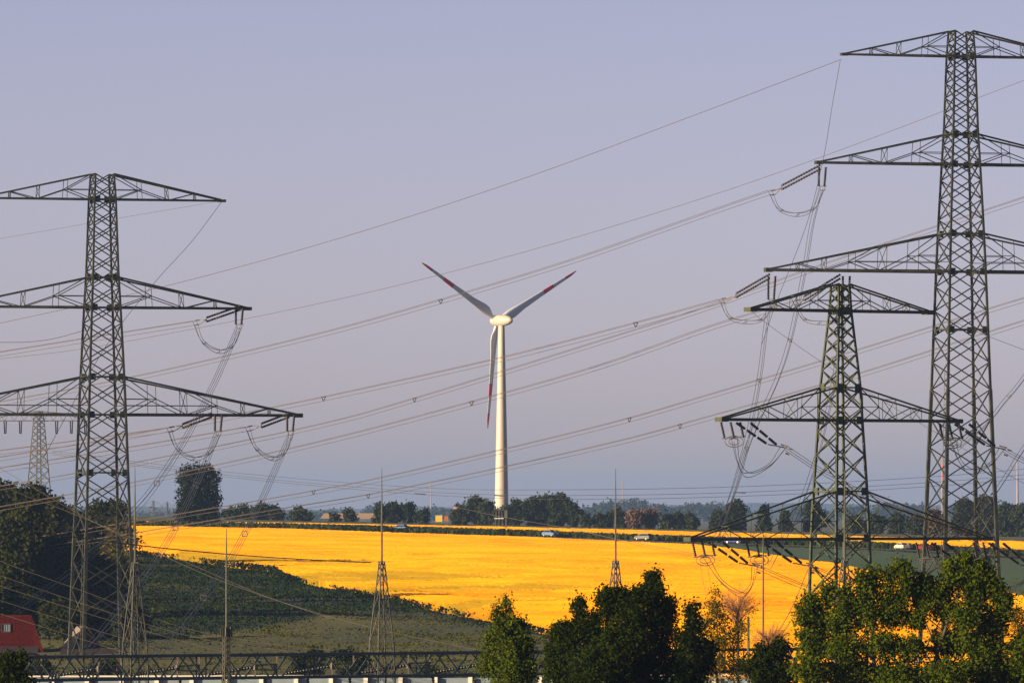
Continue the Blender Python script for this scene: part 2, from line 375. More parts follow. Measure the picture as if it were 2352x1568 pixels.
def sheet(name, pts, dz, m, kind='structure'):
    """ground sheet clipped to a polygon given by two matching edges"""
    a, b = pts; V = []; Fc = []
    for i, ((ax, ay), (bx, by)) in enumerate(zip(a, b)):
        pa, pb = G(ax, ay), G(bx, by)
        for k in range(7):
            q = pa + (pb - pa) * k / 6; q[2] = float(gz(q[0], q[1])) + dz; V.append(q)
        if i:
            for k in range(6): r0, r1 = (i - 1) * 7, i * 7; Fc.append((r0 + k, r1 + k, r1 + k + 1, r0 + k + 1))
    o = mesh_np(name, np.array(V), np.array(Fc), m, smooth=True); return tag(o, kind=kind)
xr = [1560, 1640, 1700, 1780, 1850, 1930, 2000, 2100, 2200, 2352, 2500]
def itp(l, x): l = np.array(l); return float(np.interp(x, l[:, 0], l[:, 1]))
sheet('green_field', ([(x, itp(near_top, x) + 14) for x in xr], [(x, itp([(1560, 1246), (1700, 1252), (1850, 1259), (2000, 1264), (2100, 1270), (2352, 1286), (2500, 1294)], x)) for x in xr]), .12, M['greenfield'])
road_line = [(150, 1206.5), (640, 1215), (920, 1223), (1200, 1233), (1480, 1244), (1700, 1251), (1850, 1255), (2065, 1264), (2200, 1271), (2352, 1280), (2500, 1289)]
rd = np.array([G(*p) for p in densify(road_line, 6)])
mb = MB()
tn = np.gradient(rd, axis=0); tn /= np.linalg.norm(tn[:, :2], axis=1)[:, None]; nn = np.stack([-tn[:, 1], tn[:, 0]], 1)
vs = []
for k in (-1, 1):
    q = rd.copy(); q[:, :2] += nn * 3.2 * k; q[:, 2] = gz(q[:, 0], q[:, 1]) + .25; vs.append(q)
n = len(rd); mesh_np('road', np.vstack(vs), np.array([(i, i + 1, n + i + 1, n + i) for i in range(n - 1)]), M['road'])['kind'] = 'structure'

def scatter_band(line, wmin, wmax, n):
    pts = np.array([G(*p) for p in densify(line, 6)]); seg = rng.integers(0, len(pts) - 1, n); t = rng.uniform(0, 1, n)[:, None]
    q = pts[seg] * (1 - t) + pts[seg + 1] * t; q[:, 1] += rng.uniform(wmin, wmax, n); q[:, 2] = gz(q[:, 0], q[:, 1]) ; return q
# tall verge grass along both sides of the road
q = np.vstack([scatter_band(road_line, 17, 34, 14000), scatter_band(road_line[:4], -22, -9, 2500)])
keep = ~(in_poly(q[:, 0], q[:, 1], wpn) | in_poly(q[:, 0], q[:, 1], wpf)); q = q[keep]
q2 = scatter_band(road_line[5:], -26, -5, 9000); q2 = q2[~in_poly(q2[:, 0], q2[:, 1], wpn)]
v, f = cards(q, 1.15, .9); v2, f2 = cards(q2, .22, .7); f = np.vstack([f, f2 + len(v)]); v = np.vstack([v, v2]); tag(mesh_np('verge_grass', v, f, M['vergecard']), 'dark green rough grass verges along the country road', 'grass', kind='stuff')
# weeds along the near field edge
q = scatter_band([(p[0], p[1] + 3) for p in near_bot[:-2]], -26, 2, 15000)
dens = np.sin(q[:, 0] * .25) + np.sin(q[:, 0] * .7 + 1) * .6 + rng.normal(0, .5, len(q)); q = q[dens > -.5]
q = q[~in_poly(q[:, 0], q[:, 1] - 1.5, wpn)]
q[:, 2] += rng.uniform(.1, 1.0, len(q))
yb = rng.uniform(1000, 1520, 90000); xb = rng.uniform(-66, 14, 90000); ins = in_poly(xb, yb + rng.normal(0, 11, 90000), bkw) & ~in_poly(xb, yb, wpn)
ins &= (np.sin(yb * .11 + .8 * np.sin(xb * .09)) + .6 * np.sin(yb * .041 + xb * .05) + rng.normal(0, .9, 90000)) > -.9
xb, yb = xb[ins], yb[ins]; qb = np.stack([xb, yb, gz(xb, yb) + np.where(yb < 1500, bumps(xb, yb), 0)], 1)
v, f = cards(qb, .26, .36, .5); tag(mesh_np('bank_grass', v, f, M['weed_shade']), 'grass with shade painted into its dark green on the bank below the yellow field', 'grass', kind='stuff')
v, f = leaf_quads(q, .42, .5); tag(mesh_np('edge_weeds', v, f, M['weed_shade']), 'dark rough weeds along the lower edge of the yellow field', 'weeds', kind='stuff')
# meadow tufts
n = 60000; Yq = rng.uniform(880, 1480, n) ; Xq = rng.uniform(-1200, 1200, n) * Yq / F
q = np.stack([Xq, Yq, gz(Xq, Yq) + np.where((Yq > 930) & (Yq < 1500), bumps(Xq, Yq), 0)], 1)
cc = rng.integers(0, n, 420); ci = rng.integers(0, 420, n); sx = rng.normal(0, 1, n) * rng.uniform(.8, 3.2, 420)[ci]; half = rng.random(n) < .6
q[half, 0] = (q[cc[ci], 0] + sx)[half]; q[half, 1] = (q[cc[ci], 1] + rng.normal(0, 3, n))[half]; Xq, Yq = q[:, 0], q[:, 1]; q[:, 2] = gz(Xq, Yq) + np.where((Yq > 930) & (Yq < 1500), bumps(Xq, Yq), 0); cl = np.ones(n)
q = q[(cl > -.2) & ~in_poly(Xq, Yq, wpn)]
v, f = cards(q, .15, .34, .5); tag(mesh_np('meadow_grass', v, f, M['grasscard']), 'rough olive meadow grass on the slope below the yellow field', 'grass', kind='stuff')

# far hills
def ridge(name, prof, Y, depth, m):
    x = np.arange(-400, 2760, 12.0); pr = np.array(prof, float); top = np.interp(x, pr[:, 0], pr[:, 1]) + rng.normal(0, .35, len(x)) + .6 * np.sin(x * .13)
    rows = []
    for k, (dy, hgt) in enumerate(((-depth, 0), (-depth * .5, .55), (-depth * .2, .85), (0, 1), (depth * .6, .6), (depth, 0))):
        Yk = Y + dy; X = (x - HX) * Y / F; zt = CZ - (top - HY) * Y / F; zb = float(gz(0, Yk)) - 1
        rows.append(np.stack([X, np.full_like(X, Yk) + rng.normal(0, depth * .03, len(X)), zb + (zt - zb) * hgt], 1))
    n = len(x); V = np.vstack(rows); Fc = [(r * n + i, r * n + i + 1, (r + 1) * n + i + 1, (r + 1) * n + i) for r in range(5) for i in range(n - 1)]
    return tag(mesh_np(name, V, np.array(Fc), m, smooth=True), kind='structure')
ridge('hills', [(-400, 1163), (300, 1162), (480, 1167), (700, 1170), (840, 1167), (900, 1160), (1000, 1163), (1200, 1168), (1330, 1166), (1500, 1160), (1640, 1157), (1750, 1154), (1900, 1156), (2100, 1160), (2352, 1158), (2760, 1160)], 21000, 1800, M['hills'])
ridge('hills', [(-400, 1172), (400, 1174), (800, 1178), (1000, 1176), (1400, 1180), (1700, 1176), (2100, 1172), (2352, 1174), (2760, 1175)], 13000, 900, M['hills'])

# ------------------------------------------------------------------ lattice pylons
def insulator(mb, a, b, r=.15, n=11):
    a = np.array(a); b = np.array(b); pts = []; rr = []
    for i in range(n):
        t0, t1 = (i + .1) / n, (i + .6) / n
        for t, q in ((i / n, r * .62), (t0, r), (t1, r * .9), ((i + .75) / n, r * .62)): pts.append(a + (b - a) * t); rr.append(q)
    pts.append(b); rr.append(r * .3); mb.tube(pts, rr, 6)
def lattice_body(axis, th, levels, z0, ratio=.62, leg=.30, dia=.13, thick_below=None, plates=()):
    """levels: [(z, half side)] top to bottom; square tower turned by th; returns (mesh, corner function)"""
    lv = np.array(levels, float)[::-1]
    c0 = [(-1, -1), (1, -1), (1, 1), (-1, 1)]
    def hs(z): return float(np.interp(z, lv[:, 0], lv[:, 1]))
    def corner(k, z):
        h = hs(z); x, y = c0[k][0] * h, c0[k][1] * h
        return np.array([axis[0] + x * math.cos(th) - y * math.sin(th), axis[1] + x * math.sin(th) + y * math.cos(th), z])
    ztop = lv[-1, 0]; zs = [ztop]; z = ztop
    while z > z0 + .5:
        z = max(z0, z - 2 * hs(z) * ratio); 
        if z - z0 < hs(z0) * .5: z = z0
        zs.append(z)
    mb = MB()
    for k in range(4):
        for a, b in zip(zs[:-1], zs[1:]):
            w = leg * (.62 + .38 * (ztop - a) / (ztop - z0)); 
            if thick_below and a < thick_below: w *= 1.35
            mb.bar(corner(k, a), corner(k, b), w, ref=(-math.sin(th), math.cos(th), 0))
            k2 = (k + 1) % 4; mb.bar(corner(k, a), corner(k2, b), dia); mb.bar(corner(k2, a), corner(k, b), dia * .92)
    for z in plates:
        for k in range(4):
            k2 = (k + 1) % 4; a, b = corner(k, z), corner(k2, z); mb.bar(a, b, dia * 1.3)
            d = (b - a) / np.linalg.norm(b - a)
            for p, s in ((a, 1), (b, -1)):
                q = p + d * s * .35; mb.box(q, .75, .04, .8, math.atan2(d[1], d[0]))
    return mb, corner, hs
def crossarm(axis, th, hs, zb, zt, length, bays, side, chord=.26, top=.17, web=.09, tipw=.25, strut_to=None):
    """one side of a crossarm: two triangular truss faces meeting towards the tip"""
    mb = MB(); hb, ht = hs(zb), hs(zt); ca, sa = math.cos(th), math.sin(th)
    def W(u, v, z): return np.array([axis[0] + u * ca - v * sa, axis[1] + u * sa + v * ca, z])
    def bot(t, f): return W(side * (hb + (length - hb) * t), f * (hb * (1 - t) + tipw * t), zb)
    def topp(t, f): return W(side * (ht + (length - ht) * t), f * (ht * (1 - t) + tipw * t), zt + (zb + .12 - zt) * t)
    for f in (-1, 1):
        mb.bar(bot(0, f), bot(1, f), chord); mb.bar(topp(0, f), topp(1, f), top)
        for (t0, t1, kind) in bays:
            tm = (t0 + t1) / 2
            if kind == 'M':
                nd = (bot(tm, f) + topp(tm, f)) / 2
                mb.bar(topp(t0, f), nd, web); mb.bar(nd, bot(t1, f), web); mb.bar(bot(t0 + .01, f), nd, web)
                mb.bar(bot(tm, f), topp(tm, f), web * .75); mb.bar(bot(t1, f), topp(t1, f), web * .75)
                if t0 < .05 or strut_to:
                    e = bot(0, f); e[2] = nd[2]; mb.bar(nd, e, web * .8)
            else:
                mb.bar(bot(t0, f), topp(t1, f), web); mb.bar(bot(t1, f), topp(t1, f), web * .75)
    for t in [b[1] for b in bays]:
        mb.bar(bot(t, -1), bot(t, 1), web); mb.bar(topp(t, -1), topp(t, 1), web * .7); mb.bar(bot(t, -1), topp(t, 1), web * .6); mb.bar(bot(t, 1), topp(t, -1), web * .6)
    tt = np.linspace(0, .9, 8)
    for a, b, s in zip(tt[:-1], tt[1:], [1, -1] * 4): mb.bar(bot(a, s), bot(b, -s), web * .8)
    e = bot(1, 0); e0 = W(side * (length + .35), 0, zb); mb.box((e + e0) / 2, .9, tipw * 2 + .2, chord * 1.5, th)
    return mb
def ladder(corner_fn, k, z0, z1, off):
    mb = MB(); zs = np.arange(z0, z1, .62)
    for z in zs:
        p = corner_fn(k, z); mb.bar(p + np.array(off) * .02, p + np.array(off), .05)
    mb.bar(corner_fn(k, z0) + np.array(off), corner_fn(k, z1) + np.array(off), .05); return mb
TH = R(18.4)
def big_pylon(xa, ytop, label, hangers):
    Y = 1000.0; k = Y / F; zt = CZ - (ytop - HY) * k; X = (xa - HX) * k; g = float(gz(X, Y)); ax = (X, Y)
    z = lambda py: zt - (py - 400) * k
    side = lambda outer: outer * k / (math.cos(TH) + math.sin(TH))
    lv = [(z(400), side(27.5)), (z(458), side(32)), (z(637), side(38.5)), (z(706), side(43)), (z(865), side(51.5)), (z(952), side(55.5)), (z(1300), side(69)), (z(1490), side(77)), (z(1900), side(96))]
    t = thing('lattice_pylon', label, 'pylon', (X, Y, g), 'tall three-armed transmission pylons')
    mb, corner, hs = lattice_body(ax, TH, lv, g - .2, .62, .33, .135, z(1211), [z(458), z(637), z(706), z(865), z(952), z(1085)])
    local(mb.build('lattice_mast', M['steel'], t), t.location)
    cs = math.cos(TH)
    B2 = [(0, .5, 'M'), (.52, .76, 'D')]; B3 = [(0, .355, 'M'), (.37, .69, 'M'), (.70, .84, 'D')]
    for zb, ztp, ln, bays, ch in ((458, 400, 274, B2, .22), (706, 637, 333, B2, .28), (952, 865, 450, B3, .34)):
        m2 = MB()
        for sd in (-1, 1):
            a = crossarm(ax, TH, hs, z(zb), z(ztp), (ln - 6) * k / cs, bays, sd, ch, .2, .10, .3, strut_to=(bays is B3)); m2.add(a.v, a.f)
        local(m2.build('crossarm', M['steel'], t), t.location)
    local(ladder(corner, 0, g, z(1240 if xa < 1000 else 1180) , (-.45, -.1, 0)).build('ladder', M['galv'], t), t.location)
    for h in hangers:                                       # (tension start, tension end, clamp, hang x, hang y0, hang y1, jumper low point, depth)
        (ax_, ay_), (bx, by), (cx, cy), hx, h0, h1, (jx, jy), Yh = h
        for dz in (-.24, .24):
            m2 = MB(); insulator(m2, P(ax_, ay_, Yh) + (0, 0, dz), P(bx, by, Yh + 3) + (0, 0, dz), .15, 15); local(m2.build('tension_insulator', M['insul'], t, True), t.location)
        for dx in (-8, 8):
            m2 = MB(); insulator(m2, P(hx + dx, h0, Yh), P(hx + dx * .8 - 2, h1, Yh), .16, 10); local(m2.build('hanging_insulator', M['insul'], t, True), t.location)
        m2 = MB(); e = P(bx, by, Yh + 3); c = P(cx, cy, Yh + 4)
        m2.bar(e + (0, 0, -.3), e + (0, 0, .3), .1)
        for d in ((0, 0, .2), (.1, .5, .2), (0, .2, -.35)): m2.bar(e, c + np.array(d) + (.6, 0, .1), .07); m2.bar(c + np.array(d) + (.6, 0, .1), c + np.array(d), .13)
        local(m2.build('clamp_fitting', M['clamp'], t), t.location); m2 = MB(); hb = P(hx, h1, Yh); m2.bar(hb + (-.5, 0, 0), hb + (.5, 0, 0), .1); m2.bar(hb + (-.3, 0, -.5), hb + (.3, 0, -.5), .09); m2.bar(hb + (-.3, 0, 0), hb + (-.3, 0, -.5), .07); m2.bar(hb + (.3, 0, 0), hb + (.3, 0, -.5), .07)
        local(m2.build('yoke_plate', M['clamp'], t), t.location)
        m2 = MB()
        for d in ((-.25, 0, .15), (.25, .4, .15), (0, .2, -.3)):
            d = np.array(d); j = P(jx, jy, Yh + 2); q0 = c + d; q2 = hb + d + (0, 0, -.5)
            pts = catmull([q0, q0 * .62 + j * .38 + np.array([-.1, 0, -.75]) * 1.4, j + d, q2 * .62 + j * .38 + np.array([.1, 0, -.75]) * 1.4, q2], 7); m2.tube(pts, .035, 4)
        for s in (.3, .5, .7):
            q = pts[int(len(pts) * s)]; m2.bar(q + (-.3, 0, .1), q + (.3, .3, .3), .05); m2.bar(q, q + (.1, .1, .5), .05)
        local(m2.build('jumper_loop', M['wired'], t), t.location)
    return t, z
hang_left = [((552, 707), (474, 734), (447, 740), 550, 708, 745, (503, 806), 1005),
             ((486, 953), (419, 978), (388, 985), 502, 953, 990, (444, 1052), 1003),
             ((664, 953), (600, 977), (568, 983), 668, 953, 990, (626, 1052), 1006)]
hang_right = [((1884, 384), (1795, 431), (1769, 442), 1889, 384, 428, (1832, 492), 994),
              ((1930, 635), (1846, 686), (1826, 694), 1944, 634, 690, (1882, 740), 995),
              ((1768, 634), (1690, 679), (1656, 690), 1773, 634, 688, (1712, 738), 992)]
big_pylon(235, 400, 'tall lattice pylon with three crossarms standing at the left, farthest from the wind turbine', hang_left)
big_pylon(2207, 72, 'tallest lattice pylon on the right, its crossarms cut by the picture edge', hang_right)

def small_pylon():
    Y = 850.0; k = Y / F; xa = 1930; th = R(35); X = (xa - HX) * k; ax = (X, Y); g = float(gz(X, Y))
    z = lambda py: CZ - (py - HY) * k
    side = lambda o: o * k / (math.cos(th) + math.sin(th))
    t = thing('lattice_pylon', 'shorter olive lattice pylon with three crossarms in front of the tallest pylon', 'pylon', (X, Y, g))
    lv = [(z(652), side(21)), (z(714), side(25)), (z(890), side(46)), (z(965), side(50)), (z(1128), side(61)), (z(1235), side(66)), (z(1400), side(72)), (z(1700), side(84))]
    mb, corner, hs = lattice_body(ax, th, lv, g - .2, .72, .30, .12, None, [z(714), z(890), z(965), z(1128), z(1235)])
    local(mb.build('lattice_mast', M['steel2'], t), t.location)
    cs = math.cos(th)
    for zb, zp, ln, bays in ((714, 652, 207, [(0, .5, 'M'), (.52, .74, 'D')]), (965, 890, 274, [(0, .36, 'M'), (.38, .62, 'D')]), (1237, 1128, 346, [(0, .5, 'M'), (.55, .75, 'D')])):
        m2 = MB()
        for sd in (-1, 1):
            a = crossarm(ax, th, hs, z(zb), z(zp), ln * k / cs, bays, sd, .3, .16, .085, .5); m2.add(a.v, a.f)
        local(m2.build('crossarm', M['steel2'], t), t.location)
    def end(px, py, yy, low=None, down=True):
        for dx in (8, 30, 52):
            m2 = MB(); insulator(m2, P(px + dx, py + 4, yy), P(px + dx + 8, py + 40, yy), .14, 8); local(m2.build('hanging_insulator', M['insul'], t, True), t.location)
        for a, b in (((px + 42, py + 5), (px + 115, py + 55)), ((px + 75, py + 5), (px + 138, py + 58))):
            for s in range(3):
                A = P(*a, yy); B = P(*b, yy + 2); m2 = MB(); insulator(m2, A + (B - A) * (s / 3 + .02), A + (B - A) * (s / 3 + .3), .16, 6); local(m2.build('tension_insulator', M['insul'], t, True), t.location)
        m2 = MB(); q = P(px + 38, py + 42, yy)
        m2.bar(q + (-1.2, 0, 0), q + (1.2, 0, .25), .12)
        for r in (.55, .95):
            m2.tube([q + (r * math.cos(a), .1 * math.sin(a), -.3 + r * .6 * math.sin(a)) for a in np.linspace(0, 6.28, 17)], .045, 4)
        local(m2.build('yoke_plate', M['clamp'], t), t.location); m2 = MB(); c = P(px + 152, py + 62, yy + 2); m2.bar(P(px + 115, py + 55, yy + 2), c, .12); m2.bar(c + (-.3, 0, .3), c + (.5, 0, .1), .12)
        for d in ((0, 0, 0), (.6, .2, -.1), (.2, .3, -.6)): m2.bar(c + np.array(d), c + np.array(d) + (.4, 0, -.15), .16)
        local(m2.build('clamp_fitting', M['clamp'], t), t.location)
        if low:
            m2 = MB(); j = P(low[0], low[1], yy + 1)
            for d in ((-.3, 0, .1), (.35, .3, .1), (0, .2, -.35)):
                d = np.array(d); q0 = q + d; q2 = c + d
                m2.tube(catmull([q0, q0 * .5 + j * .5 + np.array([-.25, 0, -.5]), j + d, q2 * .5 + j * .5 + np.array([.35, 0, -.5]), q2], 8), .035, 4)
            local(m2.build('jumper_loop', M['wired'], t), t.location)
    end(1648, 965, 843, (1716, 1088)); end(1582, 1237, 839, (1702, 1363)); end(1706, 1237, 843, None)
    end(2096, 1241, 858, None); end(2228, 1241, 861, (2300, 1350)); end(2150, 968, 856, (2230, 1080))
    return t
small_pylon()

# ------------------------------------------------------------------ substation gantry, lightning masts, wall
def GL(px):                                                  # gantry centre line: depth for a column at px
    x0, y0 = (-60 - HX) * 778 / F, 778.; x1, y1 = (2420 - HX) * 842 / F, 842.
    a = (px - HX) / F; t = (a * y0 - x0) / ((x1 - x0) - a * (y1 - y0)); return np.array([x0 + (x1 - x0) * t, y0 + (y1 - y0) * t])
ga, gb = GL(-60), GL(2420); gd = (gb - ga) / np.linalg.norm(gb - ga); gn = np.array([-gd[1], gd[0]]); gth = math.atan2(gd[1], gd[0])
ZT, ZB = CZ - 14.25, CZ - 16.45
gt = thing('substation_gantry', 'long blue-grey lattice girder gantry across the bottom of the view with lightning spires', 'gantry', (ga[0], ga[1], 0))
def GP(s, n, z): p = ga + gd * s + gn * n; return np.array([p[0], p[1], z])
LEN = np.linalg.norm(gb - ga)
cols = [np.dot(GL(p) - ga, gd) for p in (310, 877, 1414, 1940)]
mb = MB(); hw = .95
for n in (-hw, hw):
    for z in (ZT, ZB): mb.bar(GP(0, n, z), GP(LEN, n, z), .27)
    s = 0; i = 0
    nodes = np.arange(0, LEN, 2.05)
    for j, (a, b) in enumerate(zip(nodes[:-1], nodes[1:])):
        mb.bar(GP(a + .15, n, ZT if j % 2 else ZB), GP(b - .15, n, ZB if j % 2 else ZT), .13)
        if j % 6 == 0: mb.bar(GP(a, n, ZT), GP(a, n, ZB), .15)
for a in np.arange(0, LEN, 4.1):
    mb.bar(GP(a, -hw, ZT), GP(a, hw, ZT), .1); mb.bar(GP(a, -hw, ZB), GP(a + 4.1, hw, ZB), .09)
local(mb.build('girder', M['gantry'], gt), gt.location)
for s in cols:
    c = ga + gd * s; lv = [(CZ - 5.3, .2), (ZT, .95), (-1, 1.0)]
    m2, corner, _ = lattice_body(c, gth, lv, 0, 2.6, .13, .045)
    local(m2.build('column', M['galv'], gt), gt.location)
    m2 = MB(); m2.tube([(c[0], c[1], CZ - 5.6), (c[0], c[1], CZ - 1), (c[0], c[1], CZ + 1.4), (c[0], c[1], CZ + 3.9)], [.10, .09, .06, .025], 6); m2.bar((c[0] - .35, c[1], CZ - 5.3), (c[0] + .35, c[1], CZ - 5.3), .12)
    local(m2.build('lightning_rod', M['galv'], gt), gt.location)
for i, s in enumerate(np.arange(3.0, LEN, 4.7)):
    if min(abs(s - c) for c in cols) < 1.6: continue
    m2 = MB(); insulator(m2, GP(s, -.9, ZB - .15), GP(s + .25, -.9, ZB - 2.6), .17, 10); local(m2.build('hanging_insulator', M['insul'], gt, True), gt.location)
for i, s in enumerate(np.arange(5.5, LEN, 8.6)):
    m2 = MB(); A = GP(s, 1.4, ZB + 1.0); B = GP(s - 3.9, 3.8, ZB + .25); insulator(m2, A, B, .2, 16); local(m2.build('tension_insulator', M['insul'], gt, True), gt.location)
    m2 = MB()
    for d in (0, 2.4):
        m2.bar(GP(s + d, 1.3, ZT), GP(s + d, 1.3, ZB), .14)
    m2.bar(GP(s, 1.3, ZB + 1.15), GP(s + 2.4, 1.3, ZB + 1.25), .16); m2.bar(GP(s, 1.3, ZB + .75), GP(s + 2.4, 1.3, ZB + .65), .13); m2.box(GP(s, 1.2, ZB + 1.0), .35, .3, .55, gth); m2.box(GP(s + 2.1, 1.2, ZB + .95), .3, .3, .4, gth)
    local(m2.build('support_frame', M['clamp'], gt), gt.location)

def square_mast(px, Y, ytop, ypost, label, w):
    X = (px - HX) * Y / F; g = 0.0; zt = CZ - (ytop - HY) * Y / F; zp = CZ - (ypost - HY) * Y / F
    t = thing('lightning_mast', label, 'mast', (X, Y, g)); mb, c, _ = lattice_body((X, Y), R(25), [(zp, w), (-1, w * 1.15)], 0, 1.1, .09, .05, None, [zp])
    local(mb.build('lattice_post', M['galv'], t), t.location)
    m2 = MB(); m2.tube([(X, Y, zp - 3), (X, Y, zp), (X, Y, zt - 2), (X, Y, zt)], [.11, .1, .07, .03], 6); local(m2.build('rod', M['galv'], t), t.location)
square_mast(520, 745, 1213, 1450, 'thin lightning rod on a square lattice post in front of the gantry', .24)
square_mast(1753, 765, 1222, 1490, 'thin lightning rod on a square lattice post between the two right-hand trees', .24)
t = MB(); t.tube([ground_at(1719, 700) * (1, 1, 0), P(1719, 1480, 700), P(1719, 1416, 700)], [.14, .12, .1], 7)
tag(t.build('steel_post', M['galv'], None, origin=ground_at(1719, 700)), 'short plain pole among the yellowish birch twigs', 'post')
wt = thing('panel_wall', 'pale blue-grey panel wall with white posts along the bottom edge', 'wall', (-50, 838, 0))
for i in range(22):
    x0 = 40 + i * 80; a = P(x0, 1556, 838 + i * .35); b = P(x0 + 80, 1556, 838 + (i + 1) * .35)
    if x0 > 1740: break
    mb = MB(); mb.box(((a[0] + b[0]) / 2, (a[1] + b[1]) / 2, a[2] / 2), b[0] - a[0] - .3, .12, a[2]); local(mb.build('wall_panel', M['panel'], wt), wt.location)
    mb = MB(); mb.box((a[0], a[1] - .12, a[2] / 2 + .05), .42, .42, a[2] + .1); local(mb.build('wall_post', M['post'], wt), wt.location)
mb = MB(); a = P(40, 1555, 838); b = P(1720, 1555, 845.3); a[2] = b[2] = P(40, 1555, 838)[2] + .12; mb.bar(a, b, .16); local(mb.build('wall_coping', M['post'], wt), wt.location)

# ------------------------------------------------------------------ wind turbine
def turbine():
    Y = 2650.0; k = Y / F; base = ground_at(1152, Y); hub = P(1152.5, 736, Y); X = base[0]
    t = thing('wind_turbine', 'white wind turbine with red-striped blades in the middle of the view', 'wind turbine', base)
    mb = MB(); zz = np.linspace(base[2], hub[2] - 1.0, 16)
    rr = np.interp(zz, [base[2], base[2] + 12, hub[2]], [16.5 * k, 15 * k, 6.8 * k]); mb.tube([(X, Y, z) for z in zz], rr, 40)
    local(mb.build('tower', M['white'], t, True), base)
    yaw = R(34); ad = np.array([-math.sin(yaw), math.cos(yaw), 0]); sd = np.array([math.cos(yaw), math.sin(yaw), 0]); up = np.array([0, 0, 1.0])
    c = np.array([X, Y, hub[2]])
    def lathe(prof, n=28):
        m2 = MB(); vs = []; 
        for s, r in prof:
            for j in range(n):
                a = 2 * math.pi * j / n; vs.append(c + ad * s + (sd * math.cos(a) + up * math.sin(a)) * r)
        fs = [(i * n + j, i * n + (j + 1) % n, (i + 1) * n + (j + 1) % n, (i + 1) * n + j) for i in range(len(prof) - 1) for j in range(n)]
        m2.add(vs, fs); return m2
    L = 1.0
    local(lathe([(-5.9, .02), (-5.75, .5), (-5.1, 1.0), (-3.9, 1.42), (-2.3, 1.7), (-.4, 1.86), (1.5, 1.9), (1.75, 1.88), (1.8, 1.7)]).build('nacelle', M['white'], t, True), base)
    local(lathe([(1.85, 1.7), (1.95, 1.86), (2.9, 1.84), (4.1, 1.6), (5.2, 1.1), (5.8, .5), (5.9, .02)]).build('hub', M['white'], t, True), base)
    rc = c + ad * 2.9; Rb = 248 * k; tl_ = R(5); ad, up = ad * math.cos(tl_) + up * math.sin(tl_), up * math.cos(tl_) - ad * math.sin(tl_)
    for ang in (-2.0, 118.0, 238.0):
        a = R(ang); rad = -up * math.cos(a) + sd * math.sin(a) * 1.0; tan = np.cross(ad, rad)
        mb = MB(); st = [0, .035, .07, .11, .16, .22, .30, .40, .5, .565, .57, .70, .705, .85, .855, .93, .98, 1.0]
        ring = []; mi = []
        for s in st:
            ch = np.interp(s, [0, .05, .10, .16, .3, .5, .75, .93, 1], [1.1, 1.5, 2.9, 3.1, 2.2, 1.65, 1.15, .8, .25]); thk = np.interp(s, [0, .06, .16, .4, 1], [1.1, 1.2, .7, .3, .06])
            tw = R(np.interp(s, [0, .16, .5, 1], [16, 13, 5, 1])); e1 = tan * math.cos(tw) - ad * math.sin(tw); e2 = ad * math.cos(tw) + tan * math.sin(tw)
            o_ = rc + rad * (1.2 + (Rb - 1.2) * s) + e1 * (.28 * (ch - 1.1)) - ad * (-.6) * s * s
            for j in range(12):
                q = 2 * math.pi * j / 12; x = math.cos(q); y = math.sin(q) * (1 if s < .05 else (.55 + .45 * x * -.6 + .3)); ring.append(o_ + e1 * x * ch / 2 + e2 * y * thk / 2)
        mb.v = [tuple(map(float, p)) for p in ring]; mb.n = len(ring)
        for i, s in enumerate(st[:-1]):
            red = (.565 < s < .70) or s >= .855
            for j in range(12): mb.f.append((i * 12 + j, i * 12 + (j + 1) % 12, (i + 1) * 12 + (j + 1) % 12, (i + 1) * 12 + j)); mb.m.append(1 if red else 0)
        mb.f.append(tuple((len(st) - 1) * 12 + j for j in range(12))); mb.m.append(1)
        local(mb.build('blade', [M['blade'], M['red']], t, True), base)
turbine()
def far_mast(px, top, bot, Y, w, label, red=False, cat='mast'):
    b = P(px, bot, Y); b[2] = min(b[2], float(gz(b[0], Y))); tp = P(px, top, Y); k = Y / F
    mb = MB(); zz = np.linspace(b[2], tp[2], 13)
    for i in range(12): mb.tube([(b[0], Y, zz[i]), (b[0], Y, zz[i + 1])], [w * k * (1 - .5 * i / 12), w * k * (1 - .5 * (i + 1) / 12)], 10, 1 if red and i in (8, 10) else 0, caps=(i == 11))
    tag(mb.build('slender_tower', [M['fartower'], M['red']], None, origin=b), label, cat, 'slender pale towers on the horizon')
far_mast(990, 1105, 1180, 9500, 1.6, 'thin pale tower on the horizon left of the wind turbine'); far_mast(1430, 1103, 1175, 9500, 1.6, 'thin pale tower on the horizon just right of a lightning spire')
far_mast(2165, 1052, 1185, 9500, 3.5, 'pale chimney-like tower with red bands behind the tallest pylon', True); far_mast(2337, 1058, 1170, 9500, 3.5, 'pale tower at the far right edge above the dark trees')

